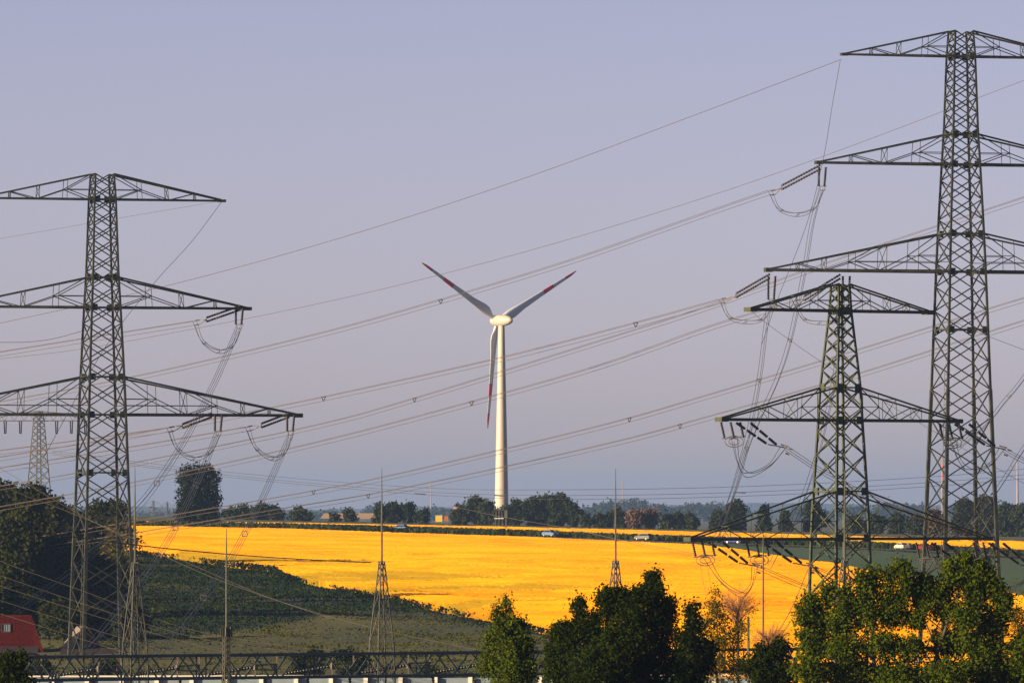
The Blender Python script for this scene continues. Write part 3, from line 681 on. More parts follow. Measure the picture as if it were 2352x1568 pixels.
# distant pylons
def far_pylon(px, top, bot, Y, hwid, arm, label, strings):
    k = Y / F; b = ground_at(px, min(Y, 2480)) if Y < 2600 else P(px, bot, Y); X = (px - HX) * k; g = b[2]
    z = lambda py: CZ - (py - HY) * k
    t = thing('lattice_pylon', label, 'pylon', (X, Y, g)); th = R(36); sd = lambda o_: o_ * k / 1.4
    mb, c, hs = lattice_body((X, Y), th, [(z(top), sd(hwid * .28)), (z(top + 22), sd(hwid * .42)), (g, sd(hwid * 1.05))], g, .72, .3, .14)
    local(mb.build('lattice_mast', M['galv'], t), t.location)
    m2 = MB()
    for s in (-1, 1):
        e = P(px + s * arm, top + 22, Y); m2.bar(P(px, top + 22, Y), e, .3); m2.bar(P(px, top, Y), P(px + s * arm * .5, top + 5, Y), .25); m2.bar(P(px + s * arm * .5, top + 5, Y), e, .25)
        for u in np.arange(.1, 1, .2): m2.bar(P(px + s * arm * u, top + 22, Y), P(px + s * arm * (u + .1), top + 4 + 16 * max(0, u - .4), Y), .14); m2.bar(P(px + s * arm * (u + .1), top + 4 + 16 * max(0, u - .4), Y), P(px + s * arm * (u + .2), top + 22, Y), .14)
    local(m2.build('crossarm', M['galv'], t), t.location)
    for sx in strings:
        for dx in (-2.5, 2.5):
            m2 = MB(); insulator(m2, P(px + sx + dx, top + 23, Y), P(px + sx + dx * .6, top + 52, Y), .22, 8); local(m2.build('hanging_insulator', M['insul'], t), t.location)
far_pylon(89, 944, 1180, 2480, 30, 112, 'hazy distant pylon with one wide arched crossarm behind the left pylon', (-77, -42, 41, 75, 107))
far_pylon(352, 1149, 1195, 7000, 8, 26, 'faint blue pylon with wide arm on the horizon just left of the dark willow', ())
far_pylon(384, 1152, 1195, 7000, 6, 18, 'faintest small pylon on the horizon touching the left side of the dark willow', ())

# ------------------------------------------------------------------ conductors
def bundle(label, pts, n=3, r=.03, spacers=(), gap=.5, group='power line conductors', m='wire', cat='power line', sp=.5):
    w = [P(*p) for p in pts]; base = w[0]; path = catmull(w, 14)
    t = thing('conductor_bundle' if n > 1 else 'overhead_wire', label, cat, base, group) if (n > 1 or spacers) else None
    d = path[-1] - path[0]; d[2] = 0; d /= np.linalg.norm(d); side = np.array([-d[1], d[0], 0])
    offs = {1: [(0, 0)], 2: [(-.5, 0), (.5, 0)], 3: [(-.5, .35), (.5, .35), (0, -.5)], 4: [(-.5, .5), (.5, .5), (-.5, -.5), (.5, -.5)]}[n]
    for a, b in offs:
        mb = MB(); mb.tube(path + side * a * gap + np.array([0, 0, b * gap]), r, 4)
        if t is None: return tag(mb.build('overhead_wire', M[m], None, origin=base), label, cat, group)
        local(mb.build('wire', M[m], t), base)
    for s in spacers:
        q = path[np.abs((HX + F * path[:, 0] / path[:, 1]) - s).argmin()]; mb = MB(); cs = [q + side * a * gap * 1.1 + np.array([0, 0, b * gap * 1.1]) for a, b in offs]
        if n == 4: cs = [cs[0], cs[1], cs[3], cs[2]]
        for i in range(len(cs)): mb.bar(cs[i], cs[(i + 1) % len(cs)], .075)
        local(mb.build('spacer', M['wired'], t), base)
    return t
W1 = 'power lines running left from the tallest pylon'; W2 = 'power lines dropping to the substation'
bundle('single earth wire running left from the top crossarm of the tallest pylon', [(1932, 137, 995), (1600, 263, 1015), (1200, 411, 1045), (800, 541, 1075), (400, 652, 1105), (0, 742, 1135), (-120, 764, 1145)], 1, .035, group=W1)
bundle('single faint wire crossing above the turbine from behind the tallest pylon', [(2480, 132, 1030), (2352, 185, 1035), (1634, 449, 1080), (919, 654, 1130), (290, 784, 1170), (0, 824, 1190), (-120, 838, 1195)], 1, .03, group=W1)
bundle('three-wire line from the second arm of the tallest pylon past the left blade', [(1770, 441, 998), (1634, 488, 1005), (1320, 598, 1030), (1012, 692, 1055), (718, 773, 1080), (323, 865, 1110), (0, 926, 1140), (-120, 945, 1150)], 3, .03, (1012,), .62, group=W1)
bundle('three-wire line from the outer end of the lowest crossarm of the tallest pylon', [(1656, 691, 996), (1460, 745, 1010), (1150, 825, 1035), (743, 915, 1070), (440, 975, 1095), (200, 1020, 1115), (-120, 1072, 1145)], 3, .03, (1460, 743), .62, group=W1)
bundle('three-wire line crossing behind the tallest pylon, just under its lowest left arm', [(2480, 415, 1040), (2352, 457, 1042), (1887, 612, 1060), (1634, 704, 1075), (1378, 786, 1085), (952, 918, 1110), (718, 981, 1130), (305, 1066, 1160), (-120, 1140, 1190)], 3, .03, (952,), .62, group=W1)
bundle('three-wire line from the inner insulators of the lowest crossarm of the tallest pylon', [(1826, 695, 999), (1634, 752, 1010), (1378, 842, 1030), (1083, 926, 1050), (718, 1021, 1085), (300, 1112, 1120), (-120, 1188, 1150)], 3, .03, (1083,), .62, group=W1)
bundle('upper of two three-wire lines crossing low over the turbine tower', [(2480, 655, 1040), (2352, 688, 1045), (1970, 807, 1060), (1634, 908, 1080), (1378, 981, 1090), (919, 1090, 1115), (720, 1130, 1130), (460, 1175, 1145), (0, 1250, 1175), (-120, 1268, 1180)], 3, .03, (1445, 720), .62, group=W1)
bundle('lower of two three-wire lines crossing low over the turbine tower', [(2480, 705, 1030), (2352, 740, 1035), (1970, 862, 1050), (1634, 958, 1070), (1378, 1026, 1080), (919, 1125, 1105), (623, 1175, 1125), (300, 1228, 1150), (-120, 1290, 1180)], 3, .03, (1563, 843), .62, group=W1)
bundle('three-wire line from the second crossarm of the left pylon going left', [(447, 741, 1010), (200, 780, 1025), (0, 812, 1040), (-120, 830, 1050)], 3, .03, (), .62, group='power lines running left from the left pylon')
bundle('three-wire line from the inner end of the lowest crossarm of the left pylon going left', [(388, 986, 1008), (200, 1012, 1025), (0, 1038, 1040), (-120, 1053, 1050)], 3, .03, (), .62, group='power lines running left from the left pylon')
bundle('three-wire line from the outer end of the lowest crossarm of the left pylon going left', [(568, 984, 1010), (300, 1030, 1030), (0, 1078, 1050), (-120, 1096, 1060)], 3, .03, (), .62, group='power lines running left from the left pylon')
bundle('faint earth wire from the top right tip of the left pylon going left', [(505, 462, 1008), (250, 505, 1020), (0, 548, 1035), (-120, 568, 1040)], 1, .02, group='power lines running left from the left pylon')
bundle('dark wire sagging beside the left pylon at its second crossarm', [(196, 758, 1010), (110, 780, 1012), (20, 786, 1014), (-120, 780, 1016)], 1, .035, m='wired', group='power lines running left from the left pylon')
bundle('blue-grey earth wire dropping from the top right tip of the left pylon', [(512, 460, 1004), (440, 555, 975), (350, 655, 945), (240, 800, 900), (100, 1050, 850)], 1, .035, m='wired', group=W2)
bundle('four-wire line dropping from the second right arm of the left pylon', [(548, 752, 1003), (525, 806, 985), (489, 886, 965), (430, 1000, 935), (360, 1109, 905), (300, 1180, 880), (180, 1300, 840), (40, 1400, 810)], 4, .03, (360,), .5, m='wired', group=W2)
bundle('four-wire line dropping from the left pylon across the dark willow', [(498, 998, 1000), (470, 1068, 975), (435, 1145, 945), (403, 1211, 920), (355, 1290, 890), (290, 1380, 850), (200, 1490, 800)], 4, .03, (403,), .5, m='wired', group=W2)
bundle('four-wire line dropping from the left pylon over the yellow field', [(668, 998, 1000), (640, 1060, 975), (600, 1150, 945), (562, 1225, 915), (520, 1300, 890), (467, 1372, 860), (390, 1470, 820), (345, 1515, 800)], 4, .03, (562, 467), .5, m='wired', group=W2)
bundle('earth wire dropping steeply from the top left tip of the tallest pylon', [(1930, 140, 995), (1912, 240, 985), (1890, 370, 970), (1852, 517, 950), (1785, 690, 925), (1750, 790, 905)], 1, .03, m='wired', group=W2)
bundle('three-wire line dropping from the second left arm of the tallest pylon', [(1886, 436, 994), (1865, 517, 985), (1848, 620, 970), (1817, 773, 950), (1787, 868, 930), (1750, 950, 915), (1716, 1030, 900), (1690, 1119, 890), (1640, 1250, 870)], 3, .03, (1815, 1716), .5, m='wired', group=W2)
bundle('three-wire line dropping from the outer lowest left arm of the tallest pylon', [(1768, 696, 992), (1758, 760, 975), (1746, 858, 955), (1724, 975, 930), (1690, 1110, 900), (1650, 1230, 880)], 3, .03, (1744,), .5, m='wired', group=W2)
bundle('three-wire line dropping behind the shorter olive pylon', [(1944, 696, 996), (1930, 790, 980), (1905, 930, 955), (1873, 1060, 930), (1830, 1180, 905), (1770, 1300, 880)], 3, .03, (1908,), .5, m='wired', group=W2)
bundle('upper dark three-wire line curving from the right edge to the tallest pylon', [(2480, 690, 1040), (2352, 868, 1020), (2305, 925, 1010), (2270, 968, 1005), (2200, 1030, 1003)], 3, .035, (2318,), .5, m='wired', group=W2)
bundle('lower dark three-wire line at the right edge above the dark trees', [(2480, 850, 1040), (2352, 1030, 1020), (2320, 1080, 1010), (2280, 1140, 1005), (2200, 1240, 1003)], 3, .035, (2326,), .5, m='wired', group=W2)
SP = 'power lines leaving the shorter olive pylon'
bundle('thin earth wire from the left top arm of the shorter olive pylon going right', [(1728, 716, 846), (1760, 742, 850), (1900, 840, 865), (2060, 940, 885), (2352, 1110, 920), (2480, 1180, 940)], 1, .022, group=SP)
bundle('thin earth wire from the right top arm of the shorter olive pylon going right', [(2138, 716, 855), (2180, 734, 860), (2277, 775, 875), (2480, 850, 900)], 1, .022, group=SP)
bundle('three-wire line from the left middle arm of the shorter olive pylon going right', [(1803, 1028, 846), (1900, 1090, 855), (2050, 1165, 870), (2200, 1225, 890), (2480, 1325, 930)], 3, .03, (), .5, group=SP)
bundle('three-wire line from the right middle arm of the shorter olive pylon going right', [(2304, 1032, 860), (2352, 1058, 870), (2480, 1115, 890)], 3, .03, (), .5, group=SP)
bundle('three-wire line from the lowest left tip of the olive pylon over the yellow field', [(1736, 1300, 842), (1800, 1328, 850), (1900, 1368, 865), (2060, 1425, 885), (2300, 1500, 920)], 3, .03, (), .5, group=SP)
bundle('three-wire line from the second string of the lowest left arm of the shorter olive pylon', [(1860, 1300, 846), (1930, 1330, 855), (2050, 1370, 870), (2300, 1450, 900)], 3, .03, (), .5, group=SP)
bundle('pair of wires dropping steeply into the trees between birch and right tree', [(1862, 1308, 845), (1830, 1385, 830), (1800, 1440, 820), (1760, 1490, 805)], 2, .035, (1796,), .6, m='wired', group=SP)
bundle('thin pair dropping from the far left lowest string of the shorter olive pylon', [(1616, 1295, 839), (1626, 1350, 835), (1645, 1420, 830)], 2, .02, (), .7, group=SP)
FL = 'distant power line sagging low across the horizon'
for i, (dy, Yo) in enumerate(((0, 2200), (9, 2210), (-13, 2190))):
    bundle(['middle distant wire sagging low across the turbine tower', 'lowest distant wire sagging low across the turbine tower', 'highest distant wire sagging low across the turbine tower'][i],
           [(120, 1040 + dy * .4, Yo + 60), (500, 1088 + dy * .5, Yo + 40), (960, 1128 + dy * .7, Yo), (1300, 1137 + dy, Yo - 20), (1700, 1130 + dy, Yo), (2130, 1108 + dy, Yo + 40), (2480, 1078 + dy, Yo + 60)], 1, .05, group=FL, m='wired')
for i, (px, py) in enumerate(((965, 1134), (1148, 1138), (1700, 1131), (1905, 1127))):
    mb = MB(); mb.bar(P(px - 13, py - 1, 2200), P(px + 13, py + 1, 2200), .28)
    tag(mb.build('line_marker', M['wired'], None, origin=P(px, py, 2200)), ['dark marker rod on the distant wire left of the turbine tower', 'dark marker rod on the distant wire across the turbine tower', 'dark marker rod on the distant wire left of the olive pylon', 'dark marker rod on the distant wire by the olive pylon leg'][i], 'line marker', 'marker rods on the distant line')
LW = 'thin wires slanting over the lower left'
bundle('bright thick wire from the left edge to the gantry spire left of the turbine', [(-60, 1202, 760), (0, 1209, 762), (295, 1249, 772), (512, 1271, 780), (700, 1284, 790), (852, 1291, 800)], 1, .05, group=LW, m='wirel')
for i, pts in enumerate([
    [(-60, 1085, 860), (46, 1133, 860), (145, 1170, 858), (314, 1240, 850), (450, 1300, 845), (574, 1354, 840), (668, 1388, 835), (850, 1440, 825), (1098, 1492, 815)],
    [(-60, 1040, 880), (60, 1110, 876), (200, 1190, 870), (322, 1250, 862), (500, 1330, 850), (760, 1420, 835)],
    [(-60, 1255, 870), (11, 1292, 868), (200, 1360, 855), (420, 1440, 840), (640, 1480, 830), (760, 1492, 825)],
    [(-60, 1300, 868), (11, 1325, 866), (250, 1405, 850), (460, 1465, 838), (700, 1500, 825)],
    [(-60, 1320, 866), (0, 1345, 864), (280, 1432, 845), (480, 1488, 830), (560, 1503, 825)],
    [(-60, 1355, 860), (0, 1378, 858), (200, 1440, 840), (400, 1500, 820)],
    [(-60, 1385, 860), (0, 1408, 858), (150, 1455, 845), (300, 1502, 825)]]):
    bundle(['long warm-lit wire slanting from the left edge to the gantry', 'wire just above the long warm-lit wire, crossing the dark wood', 'topmost of the five wires over the red roof', 'second highest of the five wires over the red roof', 'middle one of the five wires over the red roof', 'second lowest of the five wires over the red roof', 'lowest of the five wires over the red roof'][i], pts, 1, .02 if i < 2 else .015, group=LW, m='wirel')
bundle('thin wire from the turbine foot slanting down over the yellow field', [(1030, 1160, 2150), (1145, 1185, 2000), (1300, 1212, 1800), (1420, 1238, 1650), (1600, 1272, 1500)], 1, .045, group=LW)

# ------------------------------------------------------------------ cars
def make_car(name, label, px, py, paint, length, kind, facing, hide=0):
    base = G(px, py); base[2] += .26; a = math.atan2(*(np.interp(base[0], rd[:, 0], tn[:, 1]), np.interp(base[0], rd[:, 0], tn[:, 0])))
    t = thing(name, label, 'car', base, 'cars on the country road', a + (math.pi if facing < 0 else 0))
    L = length; hW = .86; H = 1.45 if kind != 'saloon' else 1.4
    roof = {'hatch': [(-.49, .78), (-.46, 1.0), (-.36, 1.0), (-.30, H / 1.0), (.10, H), (.27, .98), (.44, .86), (.5, .62)],
            'wagon': [(-.5, .75), (-.485, 1.0), (-.44, 1.0), (-.36, H - .04), (.08, H), (.25, .98), (.44, .85), (.5, .6)],
            'saloon': [(-.5, .7), (-.49, .95), (-.34, 1.0), (-.2, H - .05), (.06, H), (.24, .97), (.44, .84), (.5, .58)]}[kind]
    body = [(-.5, .32)] + [(-.5, roof[0][1])] + [roof[1], roof[2], (.27, .97), roof[-2], roof[-1], (.5, .3)]
    def extrude(prof, w_of, m_):
        mb = MB(); vs = []
        for s in (-1, 1):
            for x, z in prof: vs.append((x * L, s * w_of(z), z))
        n = len(prof); mb.add(vs, [tuple(range(n))[::-1], tuple(range(n, 2 * n))] + [(i, (i + 1) % n, n + (i + 1) % n, n + i) for i in range(n)]); return mb
    extrude(body, lambda z: hW - max(0, z - .7) * .12, 0).build('body', paint, t)
    cab = [roof[2], roof[3], ((roof[3][0] + roof[4][0]) / 2, H + .03), roof[4], (.27, .97)]
    cm = extrude(cab, lambda z: .78 - max(0, z - 1.0) * .45, 0); cm.build('cabin_glass', M['glass'], t)
    rf = MB(); 
    for s in (-1, 1):
        pr = [roof[2], roof[3], ((roof[3][0] + roof[4][0]) / 2, H + .04), roof[4], (.27, .98)]
        for p_, q_ in zip(pr[:-1], pr[1:]): rf.bar((p_[0] * L, s * (.79 - max(0, p_[1] - 1.0) * .45), p_[1]), (q_[0] * L, s * (.79 - max(0, q_[1] - 1.0) * .45), q_[1]), .09)
        rf.bar((-.1 * L, s * .78, 1.0), (-.09 * L, s * .59, H), .08)
    rf.box(((roof[3][0] + roof[4][0]) / 2 * L, 0, H + .03), (roof[4][0] - roof[3][0]) * L, 1.16, .05)
    rf.build('roof', paint, t)
    for s in (-1, 1):
        for x in (-.31, .32):
            mb = MB(); mb.tube([(x * L, s * (hW - .17), .32), (x * L, s * (hW + .02), .32)], .32, 14); w = mb.build('wheel', M['tyre'], t)
            mb = MB(); mb.tube([(x * L, s * (hW + .02), .32), (x * L, s * (hW + .035), .32)], .2, 10); mb.build('rim', M['rim'], w)
        mb = MB(); mb.box((.485 * L, s * .66, .7), .08, .26, .12); mb.build('headlight', M['lamp_clear'], t)
        mb = MB(); mb.box((-.495 * L, s * .66, .82), .08, .26, .2); mb.build('taillight', M['lamp_red'], t)
    return t
def paint(n, c): return mat(n, c, .5, 0, .03, 1, spec=.08)
make_car('car', 'pale blue hatchback half hidden by the crop, leftmost car on the road', 920, 1221.5, paint('pale_blue_paint', (.07, .13, .27)), 4.4, 'hatch', -1)
make_car('car', 'light blue car on the road right of the turbine, nose to the right', 1264, 1233.8, paint('silver_blue_paint', (.09, .15, .24)), 4.3, 'hatch', 1)
make_car('car', 'silver estate car on the road just right of a lightning spire', 1479, 1242.3, paint('silver_paint', (.12, .125, .115)), 4.7, 'wagon', -1)
make_car('car', 'dark blue car on the road behind the left arm tip of the olive pylon', 1686, 1250, paint('dark_blue_paint', (.02, .03, .16)), 4.3, 'hatch', 1)
make_car('car', 'white car on the road between the olive pylon and the tallest pylon', 2072, 1263.5, paint('white_paint', (.42, .39, .32)), 4.8, 'saloon', -1)
make_car('car', 'dark red car close behind the white car, beside the tallest pylon', 2122, 1266, paint('dark_red_paint', (.16, .012, .01)), 4.2, 'hatch', -1)

# ------------------------------------------------------------------ roadside: signs, pole, stump
def on_ground(px, Y): return ground_at(px, Y)
b = on_ground(1008, 2330); k = 2330 / F
t = thing('information_sign', 'bright yellow board on two legs at the far field edge left of the turbine', 'sign', b)
mb = MB(); top = P(1008, 1184, 2330)[2]; mb.box((b[0], b[1], top - .9), 1.9, .14, 1.6); local(mb.build('sign_board', M['yellow'], t), b)
mb = MB(); mb.box((b[0], b[1], top + .04), 2.1, .3, .12); local(mb.build('cap_rail', M['post'], t), b)
for s in (-.7, .7): mb = MB(); mb.bar((b[0] + s, b[1] + .15, b[2]), (b[0] + s, b[1] + .15, top), .18); local(mb.build('leg', M['galv'], t), b)
b = on_ground(1025, 2350); t = thing('information_sign', 'faded orange board on a post behind the yellow board', 'sign', b); top = P(1025, 1184, 2350)[2]
mb = MB(); mb.box((b[0], b[1], top - .8), 1.1, .14, 1.4); local(mb.build('sign_board', M['orange'], t), b); mb = MB(); mb.bar((b[0], b[1] + .17, b[2]), (b[0], b[1] + .17, top + 1.6), .22); local(mb.build('leg', M['galv'], t), b)
b = on_ground(1146, 2260); kk = 2260 / F; t = thing('transformer_pole', 'small pole-mounted transformer with platform at the foot of the turbine', 'utility pole', b); tz = P(1146, 1166, 2260)[2]
for s in (-8, 0, 8): mb = MB(); mb.bar(b + (s * kk, 0, 0), (b[0] + s * kk * .8, b[1], tz - abs(s) * .12), .24); local(mb.build('post', M['galv'], t), b)
mb = MB(); mb.box((b[0], b[1] - .3, P(0, 1190, 2260)[2]), 2.6, 1.2, .2); local(mb.build('platform', M['post'], t), b)
mb = MB(); mb.bar((b[0] - 1.4, b[1], tz - .5), (b[0] + 1.4, b[1], tz - .5), .22)
for s in (-1.2, -.4, .5, 1.2): mb.tube([(b[0] + s, b[1], tz - .5), (b[0] + s, b[1], tz + .5)], [.16, .09], 6)
local(mb.build('crossarm', M['wired'], t), b)
b = G(1162, 1222); t = MB(); t.bar(b, b + (0, 0, 3.6), .34, .3); t.bar(b + (0, 0, 3.55), b + (0, 0, 5.5), .75, .7)
tag(t.build('marker_post', M['galv'], None, origin=b), 'grey post with a wide head at the roadside right of the turbine foot', 'post')

# ------------------------------------------------------------------ houses
def gable_house(name, label, c, lx, wy, eave, ridge_h, rz, wallm, roofm, over=.35, group=None, grooves=0, hip=0):
    t = thing(name, label, 'house', c, group, rz); mb = MB()
    x, y = lx / 2, wy / 2
    mb.add([(-x, -y, 0), (x, -y, 0), (x, y, 0), (-x, y, 0), (-x, -y, eave), (x, -y, eave), (x, y, eave), (-x, y, eave), (-x + hip, 0, ridge_h), (x - hip, 0, ridge_h)],
           [(0, 1, 5, 4), (2, 3, 7, 6), (0, 4, 8, 7, 3), (1, 2, 6, 9, 5)]); mb.build('wall', wallm, t)
    X, Yo = x + over, y + over; e = eave - over * (ridge_h - eave) / y; mb = MB()
    for s in (-1, 1):
        mb.add([(-X, s * Yo, e + .06), (X, s * Yo, e + .06), (X - hip, 0, ridge_h + .06), (-X + hip, 0, ridge_h + .06), (-X, s * Yo, e + .2), (X, s * Yo, e + .2), (X - hip, 0, ridge_h + .2), (-X + hip, 0, ridge_h + .2)],
               [(3, 2, 1, 0), (4, 5, 6, 7), (0, 1, 5, 4), (1, 2, 6, 5), (3, 0, 4, 7)])
    if hip:
        for s in (-1, 1): mb.add([(s * X, -Yo, e + .2), (s * X, Yo, e + .2), (s * (X - hip), 0, ridge_h + .2), (s * X, -Yo, e + .06), (s * X, Yo, e + .06)], [(0, 1, 2), (0, 1, 4, 3)])
    if grooves:
        for gx in np.arange(-X + hip + .15, X - hip, .3):
            mb.bar((gx, -Yo, e + .21), (gx, 0, ridge_h + .21), .07, h=.05)
        mb.bar((-X + hip, 0, ridge_h + .24), (X - hip, 0, ridge_h + .24), .26)
    mb.build('roof', roofm, t); return t, (x, y, eave, ridge_h)
h0 = ground_at(8, 1030); rzt = P(0, 1418, 1030)[2] - h0[2]
t, _ = gable_house('house', 'house with steep red tiled roof and one skylight at the lower left edge', (h0[0] - .6, h0[1], h0[2]), 10.6, 8.4, rzt - 4.2, rzt, R(4), M['plaster'], M['tile_red'], grooves=1, hip=1.5)
sl = 4.2 / 4.2; zc = rzt - 1.5
mb = MB(); p0 = np.array((.9, -1.5, zc + .22)); mb.add([p0 + (-.55, -.5, -.5 * sl), p0 + (.55, -.5, -.5 * sl), p0 + (.55, .5, .5 * sl), p0 + (-.55, .5, .5 * sl)], [(0, 1, 2, 3)]); fr = mb
sk = MB(); 
for a, b_ in ((0, 1), (1, 2), (2, 3), (3, 0)): sk.bar(np.array(fr.v[a]) + (0, -.03, .03), np.array(fr.v[b_]) + (0, -.03, .03), .14)
w = sk.build('skylight', M['wood_dark'], t); fr.build('pane', mat('sky_pane', (.12, .17, .2), .1, 0, .05, 1, spec=.6), w)
h0 = ground_at(22, 1012); r2 = P(0, 1487, 1012)[2] - h0[2]
gable_house('annex', 'low brown-roofed annex in front of the red roof', (h0[0] - 1.2, h0[1], h0[2]), 9, 5, max(.4, r2 - 2.4), r2, 0, M['tile_brown'], M['tile_brown'])[0]['category'] = 'outbuilding'
h0 = ground_at(188, 1035); r3 = P(0, 1441, 1035)[2] - h0[2]
gable_house('shed', 'small steep gabled shed with one pale sunlit roof slope beside the red roof', (h0[0], h0[1], h0[2]), 3.4, 4.6, r3 - 2.9, r3, R(112), mat('dark_red_boards', (.040, .012, .010), .85, 0, .3, 3), mat('pale_roof_sheets', (.15, .125, .105), .7, 0, .12, 2), .25)[0]['category'] = 'shed'
h0 = ground_at(215, 1020); r4 = P(0, 1493, 1020)[2] - h0[2]
gable_house('long_shed', 'long low dark-roofed shed below the small gabled shed', (h0[0], h0[1], h0[2]), 7.4, 4, r4 - .7, r4, 0, M['wood_dark'], M['tile_brown'])[0]['category'] = 'shed'
def far_house(px, py_top, Y, w, h, label):
    b = P(px, py_top, Y); b[2] -= h
    gable_house('house', label, b, w, w * .8, h * .45, h, R(80), M['pink'], M['pink'], .3, 'far hazy houses')
far_house(1553, 1176, 4300, 7, 9, 'salmon gabled house among the blue hazy trees right of the turbine'); far_house(368, 1188, 2900, 5, 4, 'tiny pale house on the field horizon left of the dark willow')
b = P(1050, 1163, 8000); b[2] -= 5
t = thing('tower_house', 'hazy pink building with a dark domed roof left of the turbine', 'house', b); mb = MB(); mb.box(b + (0, 0, 1.5), 7.5, 6, 7); local(mb.build('wall', M['pink'], t), b)
mb = MB(); mb.tube([b + (.5, 0, 5), b + (.5, 0, 6.5), b + (.5, 0, 7.8), b + (.5, 0, 8.6), b + (.5, 0, 10)], [4.2, 3.6, 2, 1.0, .2], 12); local(mb.build('roof', M['tile_brown'], t), b)

# ------------------------------------------------------------------ trees: far line along the field
TL = 'trees along the far edge of the yellow field'
tl = [  # px, top, half width, Y, style, leaf, label
 (532, 1170, 16, 2380, 'round', 'leaf_far', 'low bushy tree directly right of the dark willow'),
 (562, 1164, 22, 2400, 'round', 'leaf_far', 'rounded tree, second to the right of the dark willow'),
 (600, 1158, 24, 2390, 'round', 'leaf_far', 'taller round tree behind the dropping wires right of the willow'),
 (632, 1166, 20, 2410, 'round', 'leaf_far2', 'small pale-topped tree left of the ragged tree at the field edge'),
 (686, 1168, 20, 2370, 'round', 'leaf_far', 'ragged tree standing apart, midway between willow and yellow sign'),
 (705, 1180, 12, 2380, 'round', 'leaf_far', 'little bush right of the ragged tree'),
 (765, 1184, 12, 2400, 'round', 'leaf_far', 'dark low bush in front of the pale strip'),
 (802, 1172, 18, 2420, 'round', 'leaf_far2', 'pale rounded tree left of the tall spire'),
 (868, 1160, 15, 2380, 'tall', 'leaf_far', 'slim tree just left of the tall spire'),
 (905, 1158, 24, 2390, 'round', 'leaf_far', 'bushy tree just right of the tall spire'),
 (942, 1157, 24, 2400, 'round', 'leaf_far', 'full round tree left of the yellow sign'),
 (978, 1174, 13, 2380, 'round', 'leaf_far', 'small dark tree close left of the yellow sign'),
 (1060, 1166, 30, 2350, 'round', 'leaf_far2', 'broad green tree right of the yellow sign'),
 (1095, 1141, 27, 2450, 'round', 'leaf_far2', 'tall green tree close left of the turbine foot'),
 (1122, 1155, 20, 2440, 'round', 'leaf_far', 'dark tree touching the turbine foot on its left'),
 (1185, 1150, 27, 2440, 'round', 'leaf_far', 'dark tree touching the turbine foot on its right'),
 (1150, 1171, 17, 2425, 'round', 'leaf_far', 'low dark bushy tree in front of the turbine foot'),
 (1225, 1143, 32, 2430, 'round', 'leaf_far', 'broad dark tree, second right of the turbine'),
 (1258, 1140, 30, 2450, 'tall', 'leaf_far', 'dark tall tree in the thick clump right of the turbine'),
 (1288, 1135, 30, 2440, 'tall', 'leaf_far', 'highest tree of the thick clump right of the turbine'),
 (1318, 1155, 16, 2430, 'tall', 'leaf_far', 'slim tree ending the thick clump on its right'),
 (1348, 1184, 14, 2400, 'round', 'leaf_far', 'small round bush right of the thick clump'),
 (1378, 1182, 15, 2400, 'round', 'leaf_far', 'small bush left of the right-hand spire'),
 (1402, 1178, 14, 2400, 'round', 'leaf_far', 'small tree behind the right-hand spire'),
 (1422, 1172, 15, 2420, 'tall', 'leaf_far2', 'upright tree right beside the right-hand spire'),
 (1460, 1174, 28, 2410, 'round', 'leaf_brown', 'brownish bare tree, left one of two above the silver car'),
 (1492, 1172, 26, 2415, 'round', 'leaf_brown', 'brownish bare tree, right one of two above the silver car'),
 (1530, 1184, 20, 2390, 'round', 'leaf_far', 'round green bush right of the brown trees'),
 (1556, 1182, 18, 2400, 'round', 'leaf_far', 'round green bush below the salmon house'),
 (1584, 1182, 18, 2410, 'round', 'leaf_far', 'round green bush right of the salmon house'),
 (1650, 1176, 22, 2400, 'round', 'leaf_far2', 'low spreading tree at the foot of the tall birch by the olive pylon'),
 (1692, 1150, 24, 2420, 'tall', 'leaf_far2', 'tall birch with dropping wires in front, left of the olive pylon'),
 (1755, 1158, 22, 2420, 'cone', 'leaf_conifer', 'taller dark spruce left of the olive pylon'),
 (1803, 1173, 18, 2400, 'cone', 'leaf_conifer', 'shorter dark spruce close left of the olive pylon'),
 (1868, 1150, 36, 2430, 'round', 'leaf_far', 'large drooping tree behind the left legs of the olive pylon'),
 (1962, 1188, 28, 2400, 'round', 'leaf_far', 'low tree behind the right leg of the olive pylon'),
 (2010, 1185, 30, 2410, 'round', 'leaf_far', 'broad low tree between the olive and the tallest pylon'),
 (2060, 1182, 30, 2420, 'round', 'leaf_far', 'broad low tree above the white car'),
 (2105, 1186, 26, 2400, 'round', 'leaf_far', 'low tree close left of the tallest pylon'),
 (2148, 1170, 26, 2400, 'round', 'leaf_brown', 'brownish tree inside the left legs of the tallest pylon'),
 (2215, 1148, 40, 2430, 'round', 'leaf_far', 'large tree behind the middle of the tallest pylon'),
 (2262, 1138, 38, 2440, 'round', 'leaf_far', 'tallest tree behind the right leg of the tallest pylon'),
 (2310, 1158, 36, 2420, 'round', 'leaf_far', 'dark tree right of the tallest pylon'),
 (2355, 1160, 38, 2400, 'round', 'leaf_far', 'dark tree cut by the right picture edge'),
]
for px, top, hw, Y, st, lf, lab in tl:
    b = ground_at(px, Y); bot = HY + F * (CZ - b[2]) / Y + 1; k = Y / F
    lob = auto_lobes(px, top, hw, bot, Y, 9 if hw > 18 else 6, st)
    area = hw * 2 * (bot - top); n = int(area * 1.6) + 250
    if lf == 'leaf_brown': n = int(n * .65)
    make_tree('spruce_tree' if st == 'cone' else 'field_edge_tree', lab, 'tree', b, lob, n, .8, 12, .6, M[lf], M['bark'], .35, TL, .45)
